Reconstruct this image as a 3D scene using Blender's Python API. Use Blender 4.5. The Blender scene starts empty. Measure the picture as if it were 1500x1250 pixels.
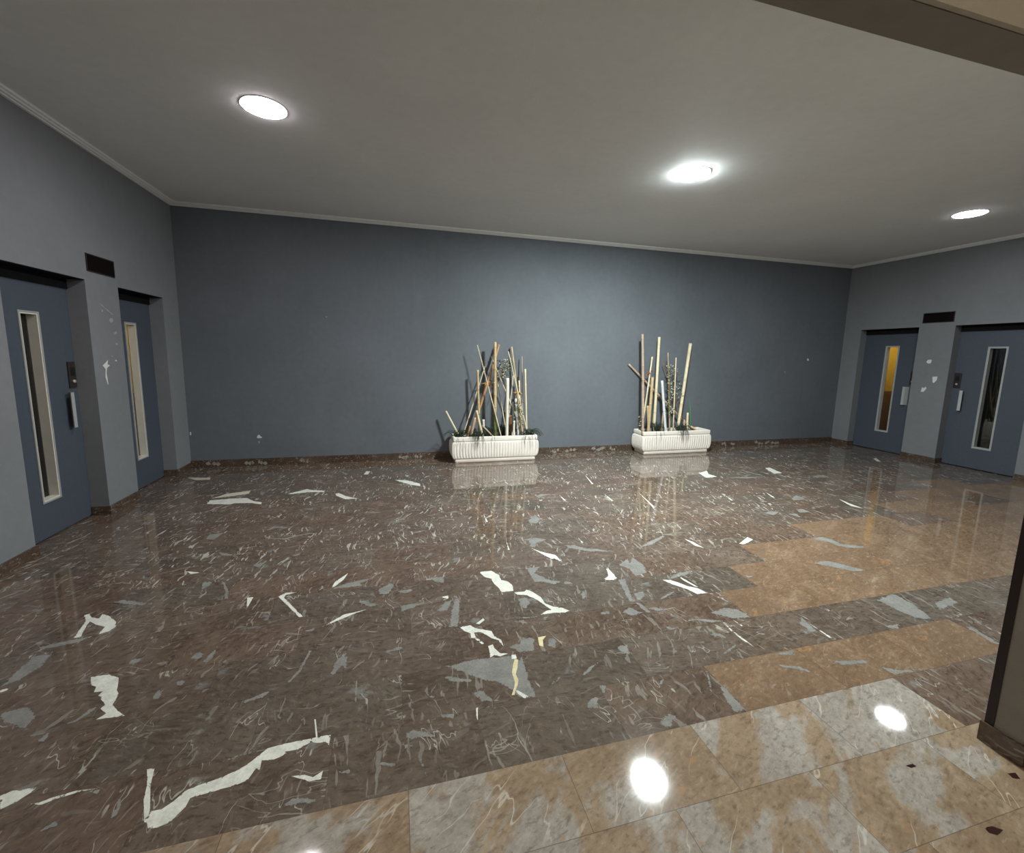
import bpy, bmesh, math, random
from mathutils import Vector, Matrix, noise as mnoise
random.seed(7)
LAMP1 = 66.0
LAMP2 = 590.0
LAMP3 = 38.0
LAMP4 = 38.0
LAMP5 = 5.0
EXPO = 1.27
C = bpy.context.scene.collection
PI = math.pi

# ---------------------------------------------------------------- data measured from the room (metres)
INLAYS = [
 ('white', [(-1.418, 2.289), (-1.346, 2.289), (-1.29, 2.254), (-1.267, 2.204), (-1.252, 2.166), (-1.233, 2.142), (-1.222, 2.101), (-1.221, 2.076), (-1.178, 2.029), (-1.134, 1.993), (-1.238, 1.998), (-1.218, 2.025), (-1.256, 2.06), (-1.253, 2.084), (-1.312, 2.148), (-1.309, 2.173), (-1.343, 2.175), (-1.354, 2.211), (-1.387, 2.232)]),
 ('grey', [(-1.357, 1.999), (-1.32, 2.018), (-1.308, 2.049), (-1.301, 2.071), (-1.267, 2.087), (-1.276, 2.067), (-1.289, 2.035), (-1.31, 2.006), (-1.334, 1.997)]),
 ('white', [(-1.31, 1.644), (-1.349, 1.7), (-1.322, 1.712), (-1.25, 1.707), (-1.257, 1.689), (-1.28, 1.66)]),
 ('white', [(-0.916, 1.694), (-0.891, 1.693), (-0.871, 1.622), (-0.829, 1.527), (-0.815, 1.479), (-0.825, 1.483), (-0.869, 1.574), (-0.883, 1.625)]),
 ('white', [(-0.803, 1.457), (-0.818, 1.483), (-0.823, 1.518), (-0.791, 1.517), (-0.763, 1.54), (-0.742, 1.57), (-0.712, 1.579), (-0.648, 1.592), (-0.588, 1.613), (-0.552, 1.639), (-0.511, 1.683), (-0.458, 1.69), (-0.379, 1.691), (-0.297, 1.692), (-0.28, 1.69), (-0.28, 1.642), (-0.297, 1.661), (-0.326, 1.663), (-0.352, 1.674), (-0.395, 1.65), (-0.442, 1.652), (-0.431, 1.64), (-0.481, 1.624), (-0.517, 1.633), (-0.513, 1.591), (-0.528, 1.604), (-0.544, 1.561), (-0.569, 1.552), (-0.671, 1.541), (-0.715, 1.536), (-0.717, 1.506), (-0.743, 1.463), (-0.775, 1.454)]),
 ('grey', [(-0.867, 1.617), (-0.806, 1.626), (-0.749, 1.639), (-0.679, 1.661), (-0.609, 1.68), (-0.565, 1.684), (-0.498, 1.68), (-0.565, 1.674), (-0.607, 1.672), (-0.679, 1.652), (-0.746, 1.632), (-0.803, 1.62), (-0.865, 1.611)]),
 ('white', [(-1.777, 2.877), (-1.754, 2.883), (-1.719, 2.838), (-1.672, 2.818), (-1.682, 2.866), (-1.633, 2.833), (-1.565, 2.764), (-1.535, 2.706), (-1.546, 2.669), (-1.585, 2.65), (-1.593, 2.72), (-1.652, 2.753), (-1.704, 2.796), (-1.686, 2.721), (-1.66, 2.648), (-1.691, 2.641), (-1.709, 2.727), (-1.734, 2.814)]),
 ('grey', [(-1.832, 2.59), (-1.756, 2.616), (-1.675, 2.637), (-1.585, 2.65), (-1.641, 2.594), (-1.742, 2.578)]),
 ('grey', [(-1.709, 3.0), (-1.647, 3.01), (-1.475, 2.934), (-1.51, 2.913), (-1.63, 2.953)]),
 ('grey', [(-1.771, 2.31), (-1.782, 2.397), (-1.787, 2.521), (-1.712, 2.528), (-1.689, 2.435), (-1.712, 2.366), (-1.744, 2.318)]),
 ('grey', [(-1.647, 2.131), (-1.556, 2.15), (-1.489, 2.081), (-1.473, 2.0), (-1.54, 2.038), (-1.609, 2.077)]),
 ('white', [(-1.239, 1.643), (-1.202, 1.641), (-1.178, 1.65), (-1.11, 1.66), (-1.042, 1.652), (-1.099, 1.652), (-1.16, 1.641), (-1.19, 1.63)]),
 ('white', [(-1.754, 2.286), (-1.725, 2.295), (-1.724, 2.277), (-1.741, 2.268)]),
 ('grey', [(-0.952, 1.543), (-0.942, 1.558), (-0.978, 1.673), (-0.926, 1.558), (-0.925, 1.515), (-0.903, 1.456), (-0.932, 1.517)]),
 ('grey', [(-1.307, 2.352), (-1.299, 2.39), (-1.251, 2.386), (-1.256, 2.34)]),
 ('grey', [(-1.027, 2.325), (-1.014, 2.381), (-0.966, 2.344), (-0.988, 2.3)]),
 ('grey', [(-1.075, 2.066), (-1.08, 2.132), (-1.045, 2.11), (-1.041, 2.064)]),
 ('grey', [(-1.026, 2.167), (-0.974, 2.168), (-0.988, 2.116)]),
 ('grey', [(-0.959, 2.285), (-0.941, 2.355), (-0.928, 2.404), (-0.918, 2.333), (-0.935, 2.272)]),
 ('grey', [(-1.282, 3.134), (-1.207, 3.137), (-1.209, 3.072), (-1.23, 3.044), (-1.207, 2.934), (-1.231, 2.991)]),
 ('grey', [(-1.17, 3.144), (-1.131, 3.106), (-1.067, 2.98), (-1.035, 2.87), (-1.065, 2.889), (-1.091, 2.986)]),
 ('grey', [(-1.14, 1.534), (-1.104, 1.559), (-1.084, 1.54), (-1.124, 1.527)]),
 ('grey', [(-1.098, 1.661), (-1.024, 1.643), (-1.034, 1.626)]),
 ('grey', [(-1.392, 1.929), (-1.389, 1.98), (-1.373, 1.966), (-1.36, 1.912)]),
 ('white', [(-0.928, 2.866), (-0.893, 2.866), (-0.892, 2.732)]),
 ('white', [(-0.745, 2.839), (-0.709, 2.875), (-0.639, 2.867), (-0.702, 2.848), (-0.706, 2.818), (-0.552, 2.575), (-0.57, 2.575), (-0.682, 2.743)]),
 ('white', [(-0.433, 2.881), (-0.422, 2.949), (-0.348, 3.054), (-0.368, 2.966), (-0.417, 2.883)]),
 ('grey', [(-0.438, 2.868), (-0.335, 2.921), (-0.153, 2.963), (-0.249, 2.89), (-0.219, 2.854), (-0.41, 2.856)]),
 ('grey', [(0.2, 2.868), (0.305, 2.86), (0.3, 2.766), (0.232, 2.801)]),
 ('grey', [(-0.139, 2.786), (-0.064, 2.854), (-0.028, 2.831), (-0.062, 2.715), (-0.123, 2.716)]),
 ('grey', [(-0.041, 2.737), (0.077, 2.751), (0.09, 2.72), (0.034, 2.698)]),
 ('grey', [(-0.259, 2.67), (-0.221, 2.682), (-0.106, 2.599), (-0.176, 2.591)]),
 ('white', [(-0.428, 2.447), (-0.366, 2.504), (-0.322, 2.544), (-0.188, 2.57), (-0.249, 2.545), (-0.363, 2.482)]),
 ('grey', [(-0.538, 2.427), (-0.458, 2.454), (-0.469, 2.416)]),
 ('grey', [(0.005, 2.561), (0.011, 2.496), (0.178, 2.565), (0.085, 2.574)]),
 ('white', [(0.25, 2.604), (0.304, 2.61), (0.303, 2.579), (0.259, 2.559), (0.283, 2.584)]),
 ('grey', [(0.209, 2.455), (0.286, 2.553), (0.326, 2.561), (0.288, 2.449), (0.241, 2.443)]),
 ('grey', [(0.337, 2.572), (0.378, 2.562), (0.324, 2.276), (0.268, 2.279), (0.297, 2.412)]),
 ('grey', [(-0.093, 2.157), (0.007, 2.181), (0.018, 2.157), (-0.055, 2.143)]),
 ('grey', [(-0.333, 2.047), (-0.32, 2.136), (-0.285, 2.194), (-0.259, 2.154), (-0.253, 2.043), (-0.282, 2.092), (-0.307, 2.038)]),
 ('grey', [(0.013, 1.631), (0.048, 1.639), (0.091, 1.617), (0.138, 1.59), (0.124, 1.578), (0.064, 1.592), (0.037, 1.588), (0.016, 1.609)]),
 ('grey', [(-0.119, 1.52), (-0.071, 1.518), (0.002, 1.491), (-0.038, 1.49)]),
 ('grey', [(0.008, 1.926), (0.036, 1.846), (0.051, 1.778), (0.04, 1.791), (0.025, 1.862)]),
 ('grey', [(0.038, 1.568), (0.07, 1.511), (0.093, 1.403), (0.086, 1.413), (0.061, 1.499)]),
 ('grey', [(-0.022, 1.98), (-0.007, 1.954), (0.007, 1.827), (-0.002, 1.896)]),
 ('grey', [(-0.009, 1.605), (0.012, 1.579), (0.041, 1.562), (0.011, 1.555), (-0.001, 1.582)]),
 ('white', [(-0.349, 1.533), (-0.317, 1.516), (-0.286, 1.534), (-0.288, 1.501), (-0.329, 1.502), (-0.395, 1.539)]),
 ('grey', [(-0.687, 1.962), (-0.633, 1.987), (-0.568, 2.011), (-0.601, 1.966), (-0.666, 1.948)]),
 ('grey', [(-0.523, 2.034), (-0.486, 2.113), (-0.462, 2.253), (-0.446, 2.253), (-0.47, 2.102), (-0.504, 2.037)]),
 ('grey', [(-0.201, 1.845), (-0.207, 1.976), (-0.201, 1.975), (-0.194, 1.843)]),
 ('white', [(-0.358, 1.787), (-0.352, 1.785), (-0.33, 1.693), (-0.336, 1.691)]),
 ('grey', [(0.161, 1.691), (0.226, 1.681), (0.218, 1.653), (0.168, 1.666)]),
 ('grey', [(0.095, 1.832), (0.16, 1.784), (0.131, 1.788)]),
 ('white', [(0.318, 1.683), (0.327, 1.684), (0.315, 1.619), (0.313, 1.63)]),
 ('grey', [(-0.376, 2.854), (-0.34, 2.765), (-0.313, 2.576), (-0.322, 2.578), (-0.346, 2.741)]),
 ('grey', [(-0.405, 1.427), (-0.37, 1.456), (-0.296, 1.434), (-0.271, 1.409), (-0.329, 1.423)]),
 ('grey', [(-0.25, 1.517), (-0.165, 1.518), (-0.194, 1.499)]),
 ('white', [(0.556, 2.867), (0.646, 2.865), (0.685, 2.792), (0.684, 2.725), (0.725, 2.697), (0.744, 2.638), (0.73, 2.571), (0.647, 2.573), (0.645, 2.625), (0.626, 2.683), (0.618, 2.759), (0.58, 2.787)]),
 ('white', [(0.73, 2.554), (0.799, 2.547), (0.818, 2.565), (0.845, 2.545), (0.884, 2.461), (0.887, 2.389), (0.924, 2.342), (0.977, 2.315), (1.007, 2.278), (0.976, 2.266), (0.901, 2.278), (0.822, 2.278), (0.867, 2.308), (0.904, 2.312), (0.881, 2.359), (0.854, 2.428), (0.803, 2.501), (0.744, 2.521)]),
 ('white', [(0.329, 2.271), (0.392, 2.273), (0.422, 2.236), (0.45, 2.221), (0.5, 2.193), (0.506, 2.149), (0.535, 2.106), (0.536, 2.048), (0.519, 2.107), (0.487, 2.133), (0.463, 2.168), (0.438, 2.199), (0.402, 2.203), (0.404, 2.163), (0.438, 2.1), (0.426, 2.095), (0.395, 2.153), (0.377, 2.161), (0.381, 2.202), (0.35, 2.228)]),
 ('white', [(0.455, 2.073), (0.483, 2.081), (0.484, 2.05), (0.503, 2.007), (0.544, 1.992), (0.497, 1.98), (0.472, 1.998), (0.447, 1.983), (0.454, 2.035)]),
 ('grey', [(0.215, 1.973), (0.299, 1.987), (0.384, 1.993), (0.555, 1.977), (0.587, 1.934), (0.617, 1.975), (0.605, 1.885), (0.6, 1.683), (0.519, 1.695), (0.496, 1.755), (0.443, 1.811), (0.376, 1.84), (0.301, 1.909)]),
 ('white', [(0.559, 1.978), (0.584, 1.977), (0.578, 1.942), (0.553, 1.948)]),
 ('yellow', [(0.567, 1.942), (0.584, 1.938), (0.566, 1.884), (0.545, 1.841), (0.547, 1.8), (0.535, 1.771), (0.515, 1.741), (0.505, 1.717), (0.491, 1.718), (0.514, 1.759), (0.527, 1.791), (0.529, 1.854), (0.549, 1.908)]),
 ('white', [(0.513, 1.755), (0.54, 1.723), (0.568, 1.687), (0.542, 1.687), (0.52, 1.723)]),
 ('grey', [(0.55, 2.045), (0.63, 2.06), (0.636, 2.106), (0.721, 2.086), (0.686, 1.98), (0.615, 1.98)]),
 ('grey', [(0.787, 2.059), (0.823, 2.068), (0.834, 2.024), (0.805, 1.979), (0.766, 1.989)]),
 ('yellow', [(0.739, 2.082), (0.788, 2.083), (0.758, 2.054), (0.743, 2.0), (0.725, 2.015)]),
 ('grey', [(0.901, 2.855), (1.016, 2.851), (0.945, 2.763), (1.018, 2.65), (1.095, 2.614), (1.024, 2.584), (0.946, 2.644), (0.897, 2.645)]),
 ('grey', [(1.099, 2.609), (1.142, 2.603), (1.165, 2.561), (1.09, 2.574)]),
 ('white', [(1.481, 2.715), (1.495, 2.616), (1.459, 2.55), (1.393, 2.565), (1.449, 2.62)]),
 ('white', [(1.04, 3.161), (1.108, 3.054), (1.158, 2.941), (1.137, 2.946), (1.091, 3.038)]),
 ('grey', [(1.174, 3.015), (1.205, 2.978), (1.186, 2.856), (1.17, 2.916)]),
 ('grey', [(0.908, 1.682), (0.951, 1.676), (0.905, 1.614)]),
 ('grey', [(0.783, 1.564), (0.843, 1.621), (0.89, 1.618), (0.84, 1.558)]),
 ('grey', [(0.313, 1.781), (0.365, 1.786), (0.406, 1.702), (0.351, 1.711)]),
 ('grey', [(0.188, 1.908), (0.233, 1.902), (0.333, 1.859), (0.336, 1.836), (0.229, 1.866)]),
 ('grey', [(0.62, 2.289), (0.735, 2.277), (0.894, 2.261), (0.73, 2.261)]),
 ('grey', [(0.851, 1.615), (0.851, 1.548), (0.854, 1.514), (0.843, 1.55)]),
 ('grey', [(0.731, 2.472), (0.791, 2.49), (0.807, 2.423), (0.747, 2.345), (0.727, 2.395)]),
 ('white', [(0.426, 2.281), (0.478, 2.322), (0.482, 2.301), (0.444, 2.27)]),
 ('grey', [(0.859, 1.762), (0.914, 1.802), (0.997, 1.832), (0.908, 1.774), (0.865, 1.751)]),
 ('grey', [(0.676, 1.729), (0.734, 1.773), (0.811, 1.812), (0.744, 1.762), (0.681, 1.723)]),
 ('grey', [(1.152, 2.441), (1.196, 2.474), (1.178, 2.402), (1.14, 2.37)]),
 ('grey', [(1.186, 2.222), (1.247, 2.223), (1.241, 2.195), (1.187, 2.196)]),
 ('white', [(0.323, 1.687), (0.328, 1.684), (0.317, 1.639), (0.312, 1.641)]),
 ('white', [(1.395, 2.58), (1.456, 2.613), (1.496, 2.727), (1.489, 2.559)]),
 ('grey', [(1.593, 2.744), (1.728, 2.836), (1.699, 2.76), (1.764, 2.842), (1.79, 2.727), (1.743, 2.584), (1.626, 2.568), (1.645, 2.668)]),
 ('grey', [(1.484, 2.549), (1.546, 2.553), (1.498, 2.414), (1.448, 2.266), (1.421, 2.291)]),
 ('grey', [(1.504, 2.371), (1.58, 2.375), (1.562, 2.318), (1.473, 2.27)]),
 ('grey', [(1.312, 2.189), (1.393, 2.233), (1.441, 2.159), (1.369, 2.133)]),
 ('grey', [(1.485, 2.193), (1.535, 2.2), (1.631, 2.151), (1.548, 2.148)]),
 ('grey', [(1.453, 2.265), (1.489, 2.257), (1.495, 2.138), (1.46, 2.155)]),
 ('white', [(1.794, 2.479), (1.847, 2.46), (1.883, 2.418), (1.911, 2.367), (1.968, 2.322), (1.987, 2.257), (1.914, 2.261), (1.885, 2.332), (1.824, 2.409)]),
 ('grey', [(1.866, 2.497), (1.975, 2.545), (2.125, 2.548), (2.032, 2.51), (1.867, 2.469)]),
 ('white', [(1.938, 2.512), (1.954, 2.442), (1.98, 2.336), (1.962, 2.347), (1.936, 2.435)]),
 ('grey', [(1.63, 2.272), (1.787, 2.338), (1.785, 2.317), (1.646, 2.259)]),
 ('grey', [(1.849, 2.065), (1.978, 2.089), (2.047, 2.055), (2.065, 1.963), (1.941, 1.978)]),
 ('grey', [(1.621, 2.025), (1.72, 2.035), (1.894, 1.965), (1.787, 1.975), (1.703, 2.014)]),
 ('grey', [(1.68, 1.886), (1.749, 1.89), (1.778, 1.871), (1.768, 1.822), (1.734, 1.859)]),
 ('grey', [(1.596, 1.707), (1.773, 1.778), (1.785, 1.768), (1.643, 1.715)]),
 ('grey', [(1.118, 1.912), (1.202, 1.919), (1.175, 1.839), (1.136, 1.854)]),
 ('grey', [(1.491, 1.671), (1.487, 1.636), (1.396, 1.487), (1.402, 1.515), (1.46, 1.609)]),
 ('grey', [(1.485, 1.559), (1.497, 1.534), (1.487, 1.389), (1.427, 1.394), (1.438, 1.467)]),
 ('grey', [(1.184, 2.219), (1.256, 2.219), (1.235, 2.189), (1.179, 2.197)]),
 ('white', [(2.798, 2.86), (2.974, 2.958), (2.983, 2.903), (2.827, 2.837)]),
 ('white', [(2.397, 3.048), (2.43, 2.973), (2.439, 2.852), (2.397, 2.908)]),
 ('grey', [(1.899, 2.976), (2.088, 3.081), (2.247, 3.15), (2.265, 3.128), (2.052, 3.0)]),
 ('grey', [(1.432, 3.072), (1.56, 3.035), (1.682, 2.948), (1.534, 2.983)]),
 ('grey', [(1.073, 1.435), (1.141, 1.463), (1.166, 1.439), (1.108, 1.393), (1.061, 1.404)]),
 ('grey', [(1.491, 2.015), (1.529, 1.99), (1.586, 1.977), (1.501, 1.966)]),
 ('grey', [(1.181, 1.61), (1.256, 1.668), (1.275, 1.67), (1.21, 1.614)]),
 ('white', [(1.86, 1.953), (1.854, 1.868), (1.862, 1.793), (1.863, 1.736), (1.848, 1.789), (1.841, 1.879)]),
 ('white', [(1.933, 1.969), (1.948, 1.908), (1.937, 1.903)]),
 ('cream', [(-2.463, 5.891), (-2.194, 5.839), (-2.171, 5.749), (-2.311, 5.745)]),
 ('cream', [(-1.882, 4.991), (-1.787, 5.136), (-1.576, 5.197), (-1.563, 5.091), (-1.718, 5.03)]),
 ('white', [(-1.863, 4.817), (-1.877, 4.932), (-1.675, 4.949), (-1.614, 4.943), (-1.536, 4.939), (-1.433, 4.813), (-1.353, 4.769), (-1.336, 4.693), (-1.451, 4.761), (-1.607, 4.787), (-1.631, 4.759)]),
 ('white', [(-1.165, 4.999), (-0.99, 5.141), (-0.945, 5.099), (-0.785, 5.04), (-0.796, 4.99), (-0.95, 5.02), (-1.126, 4.985)]),
 ('white', [(-0.664, 4.911), (-0.628, 4.924), (-0.55, 4.813), (-0.419, 4.695), (-0.538, 4.695), (-0.645, 4.832)]),
 ('white', [(-0.036, 5.329), (0.115, 5.277), (0.259, 5.11), (0.258, 5.007), (0.173, 5.068), (0.028, 5.231)]),
 ('white', [(-0.418, 5.642), (-0.395, 5.796), (-0.349, 5.788), (-0.362, 5.631)]),
 ('grey', [(-1.179, 3.858), (-0.926, 3.778), (-0.744, 3.856), (-0.637, 3.822), (-0.739, 3.824), (-0.918, 3.743)]),
 ('grey', [(-1.365, 3.627), (-1.228, 3.549), (-1.215, 3.51), (-1.299, 3.543)]),
 ('grey', [(-1.533, 3.883), (-1.545, 3.99), (-1.431, 4.011), (-1.459, 3.86)]),
 ('grey', [(-1.077, 4.057), (-0.923, 4.024), (-0.972, 3.981)]),
 ('white', [(-1.438, 3.324), (-1.34, 3.284), (-1.396, 3.273)]),
 ('grey', [(-1.039, 3.325), (-0.923, 3.382), (-0.981, 3.284)]),
 ('grey', [(-2.411, 5.58), (-2.311, 5.745), (-2.273, 5.596)]),
 ('grey', [(-0.795, 3.423), (-0.727, 3.464), (-0.741, 3.405)]),
 ('grey', [(-0.757, 5.928), (-0.599, 5.702), (-0.637, 5.649)]),
 ('grey', [(-1.554, 4.57), (-1.422, 4.604), (-1.511, 4.531)]),
 ('grey', [(-0.94, 4.494), (-0.804, 4.477), (-0.81, 4.416)]),
 ('grey', [(1.001, 3.335), (1.134, 3.344), (1.221, 3.287), (1.115, 3.237), (1.074, 3.158), (1.035, 3.184), (1.062, 3.296)]),
 ('white', [(1.04, 3.149), (1.117, 3.059), (1.188, 3.001), (1.199, 2.876), (1.146, 2.97)]),
 ('grey', [(1.326, 3.155), (1.4, 3.139), (1.512, 3.028), (1.686, 2.957), (1.494, 2.989), (1.334, 3.095)]),
 ('grey', [(1.476, 4.393), (1.56, 4.454), (1.703, 4.425), (1.506, 4.355)]),
 ('grey', [(1.188, 3.731), (1.307, 3.875), (1.314, 3.728), (1.249, 3.641), (1.182, 3.655)]),
 ('grey', [(0.573, 3.684), (0.709, 3.698), (0.649, 3.647)]),
 ('white', [(2.699, 4.293), (2.611, 3.844), (2.589, 3.843)]),
 ('white', [(1.752, 4.382), (1.763, 4.193), (1.737, 4.18)]),
 ('white', [(2.281, 4.363), (2.265, 4.073), (2.243, 4.071)]),
 ('white', [(2.397, 5.117), (2.325, 4.692), (2.302, 4.697)]),
 ('white', [(0.807, 3.979), (0.811, 3.765), (0.793, 3.778)]),
 ('white', [(0.876, 3.343), (0.86, 3.161), (0.847, 3.171)]),
 ('white', [(1.496, 3.265), (1.5, 3.16), (1.485, 3.164)]),
 ('white', [(3.984, 4.881), (4.186, 4.967), (4.091, 4.815), (4.114, 4.676), (3.922, 4.66)]),
 ('white', [(5.15, 4.938), (5.241, 4.942), (5.169, 4.658), (5.027, 4.656)]),
 ('white', [(7.48, 5.108), (7.563, 5.119), (7.38, 4.918), (7.327, 4.94)]),
 ('grey', [(3.608, 3.421), (3.732, 3.464), (3.801, 3.407), (3.669, 3.346)]),
 ('grey', [(4.306, 3.739), (4.488, 3.833), (4.467, 3.675), (4.28, 3.669)]),
 ('grey', [(4.046, 3.437), (4.13, 3.447), (4.136, 3.337), (3.992, 3.346)]),
 ('grey', [(3.841, 3.346), (3.949, 3.35), (3.885, 3.221)]),
 ('grey', [(3.528, 2.826), (3.645, 2.821), (3.686, 2.753), (3.673, 2.662), (3.749, 2.627), (3.865, 2.548), (3.663, 2.578), (3.6, 2.652), (3.593, 2.728), (3.533, 2.779)]),
 ('grey', [(3.101, 2.438), (3.186, 2.456), (3.28, 2.429), (3.32, 2.359), (3.398, 2.255), (3.295, 2.258), (3.178, 2.362)]),
 ('white', [(4.859, 3.627), (4.826, 3.478), (4.805, 3.308), (4.748, 3.4)]),
 ('grey', [(4.161, 4.623), (4.566, 4.589), (4.855, 4.579), (4.471, 4.52)]),
 ('white', [(2.623, 3.958), (2.593, 3.792), (2.568, 3.786)]),
 ('white', [(3.634, 3.985), (3.598, 3.82), (3.573, 3.819)]),
 ('white', [(4.217, 4.004), (4.154, 3.802), (4.133, 3.819)]),
 ('grey', [(5.443, 4.467), (5.669, 4.47), (5.638, 4.34), (5.434, 4.379)]),
 ('grey', [(2.417, 2.406), (2.485, 2.377), (2.421, 2.36)]),
 ('grey', [(3.034, 1.936), (3.236, 1.972), (3.232, 1.851), (3.153, 1.686), (3.061, 1.725), (3.037, 1.82)]),
 ('grey', [(3.374, 1.819), (3.573, 1.853), (3.539, 1.781), (3.305, 1.751)]),
 ('grey', [(2.168, 1.556), (2.356, 1.517), (2.35, 1.488), (2.198, 1.509)]),
 ('grey', [(2.381, 1.461), (2.456, 1.418), (2.641, 1.387), (2.392, 1.391)]),
 ('grey', [(1.845, 1.608), (1.973, 1.558), (2.03, 1.461), (1.984, 1.512), (1.884, 1.574)]),
 ('grey', [(1.885, 1.667), (2.07, 1.664), (2.012, 1.632)]),
 ('grey', [(3.253, 1.596), (3.295, 1.58), (3.252, 1.419), (3.217, 1.451)]),
 ('grey', [(2.373, 1.902), (2.331, 1.748), (2.288, 1.773), (2.302, 1.85)]),
 ('white', [(2.358, 1.844), (2.364, 1.695), (2.348, 1.701)]),
 ('grey', [(2.765, 1.71), (2.901, 1.711), (2.828, 1.663)]),
 ('stain', [(1.896, 0.793), (1.931, 0.789), (1.95, 0.772), (1.91, 0.766), (1.892, 0.778)]),
 ('stain', [(1.891, 1.023), (1.925, 1.022), (1.929, 1.011), (1.9, 1.011)]),
 ('stain', [(2.24, 0.905), (2.275, 0.899), (2.257, 0.876), (2.235, 0.888)]),
]
POLES_LEFT = {
 'a': [1.127, 6.13, 1.682, 1.505, 6.087, 0.3],
 'b': [1.386, 6.14, 1.731, 1.41, 6.14, 0.3],
 'c': [1.474, 6.25, 1.701, 1.027, 6.197, 0.3],
 'd': [1.141, 6.17, 1.328, 1.182, 6.17, 0.3],
 'e': [1.114, 6.08, 0.749, 1.224, 6.08, 0.3],
 'f': [1.278, 6.3, 1.381, 0.913, 6.179, 0.3],
 'g': [1.346, 6.22, 1.533, 1.888, 6.177, 0.3],
 'h': [1.448, 6.26, 1.207, 1.608, 6.17, 0.3],
 'i': [1.565, 6.07, 1.219, 1.57, 6.07, 0.3],
 'j': [1.681, 6.31, 1.672, 1.841, 6.137, 0.3],
 'k': [1.597, 6.18, 1.599, 1.924, 6.113, 0.3],
 'l': [1.697, 6.25, 1.245, 1.593, 6.168, 0.3],
 'm': [1.864, 6.19, 1.348, 1.916, 6.19, 0.3],
 'n': [1.84, 6.29, 1.533, 1.861, 6.213, 0.3],
 'o': [1.787, 6.24, 1.174, 1.845, 6.24, 0.3],
 'p': [0.69, 6.22, 0.727, 0.908, 6.145, 0.3],
 'q': [1.24, 6.2, 0.597, 1.251, 6.2, 0.3],
 'r': [1.641, 6.14, 0.662, 1.65, 6.14, 0.3],
 's': [1.674, 6.06, 0.592, 1.672, 6.06, 0.3],
 't': [1.709, 6.12, 0.915, 1.759, 6.098, 0.3],
 'u': [1.091, 6.07, 0.646, 1.017, 6.057, 0.3],
 'v': [1.207, 6.12, 0.521, 1.419, 6.034, 0.3],
 'w': [1.023, 6.08, 0.523, 0.969, 6.08, 0.3],
}
POLES_RIGHT = {
 'a': [3.779, 6.17, 1.918, 3.825, 6.054, 0.3],
 'b': [3.667, 6.345, 1.44, 4.927, 6.199, 0.3],
 'c': [4.014, 6.22, 1.568, 3.856, 6.151, 0.3],
 'd': [3.954, 6.08, 1.245, 3.921, 6.058, 0.3],
 'e': [4.131, 6.24, 1.886, 4.065, 6.116, 0.3],
 'f': [4.142, 6.1, 1.192, 4.26, 6.067, 0.3],
 'g': [4.765, 6.29, 1.8, 4.505, 6.115, 0.3],
 'h': [4.251, 6.15, 1.64, 4.349, 6.086, 0.3],
 'i': [4.457, 6.22, 1.561, 4.425, 6.112, 0.3],
 'j': [4.245, 6.27, 1.478, 4.764, 6.174, 0.3],
 'k': [3.877, 6.05, 0.791, 3.93, 6.05, 0.3],
 'l': [4.639, 6.06, 0.668, 4.652, 6.06, 0.3],
 'm': [4.598, 6.08, 0.546, 4.586, 6.052, 0.3],
 'n': [4.822, 6.2, 0.41, 4.974, 6.038, 0.3],
 'o': [4.215, 6.12, 0.676, 4.195, 6.095, 0.3],
 'q': [4.101, 6.2, 0.906, 4.055, 6.141, 0.3],
}
PTS = {'burst1': (1.261, 6.2, 1.139), 'burst2': (1.767, 6.2, 0.979), 'sprig1': [(1.429, 6.16, 0.966), (1.572, 6.2, 1.485)], 'sprig2': [(1.766, 6.08, 0.36), (1.726, 6.08, 0.901)], 'burst3': (3.989, 6.2, 1.365), 'sprig3': [(4.327, 6.06, 0.394), (4.237, 6.1, 1.439)], 'sprig4': [(4.602, 6.2, 0.363), (4.417, 6.24, 1.398)], 'leaf': [(4.759, 6.12, 0.384), (4.746, 6.14, 0.747), (4.723, 6.16, 0.906)], 'chips': (3.807, 6.13, 0.543), 'g1': [(0.812, 6.12, 0.38), (1.109, 6.06, 0.383), (1.295, 6.1, 0.37), (1.904, 6.1, 0.353)], 'g2': [(4.099, 6.12, 0.38), (4.522, 6.06, 0.38)]}
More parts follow.
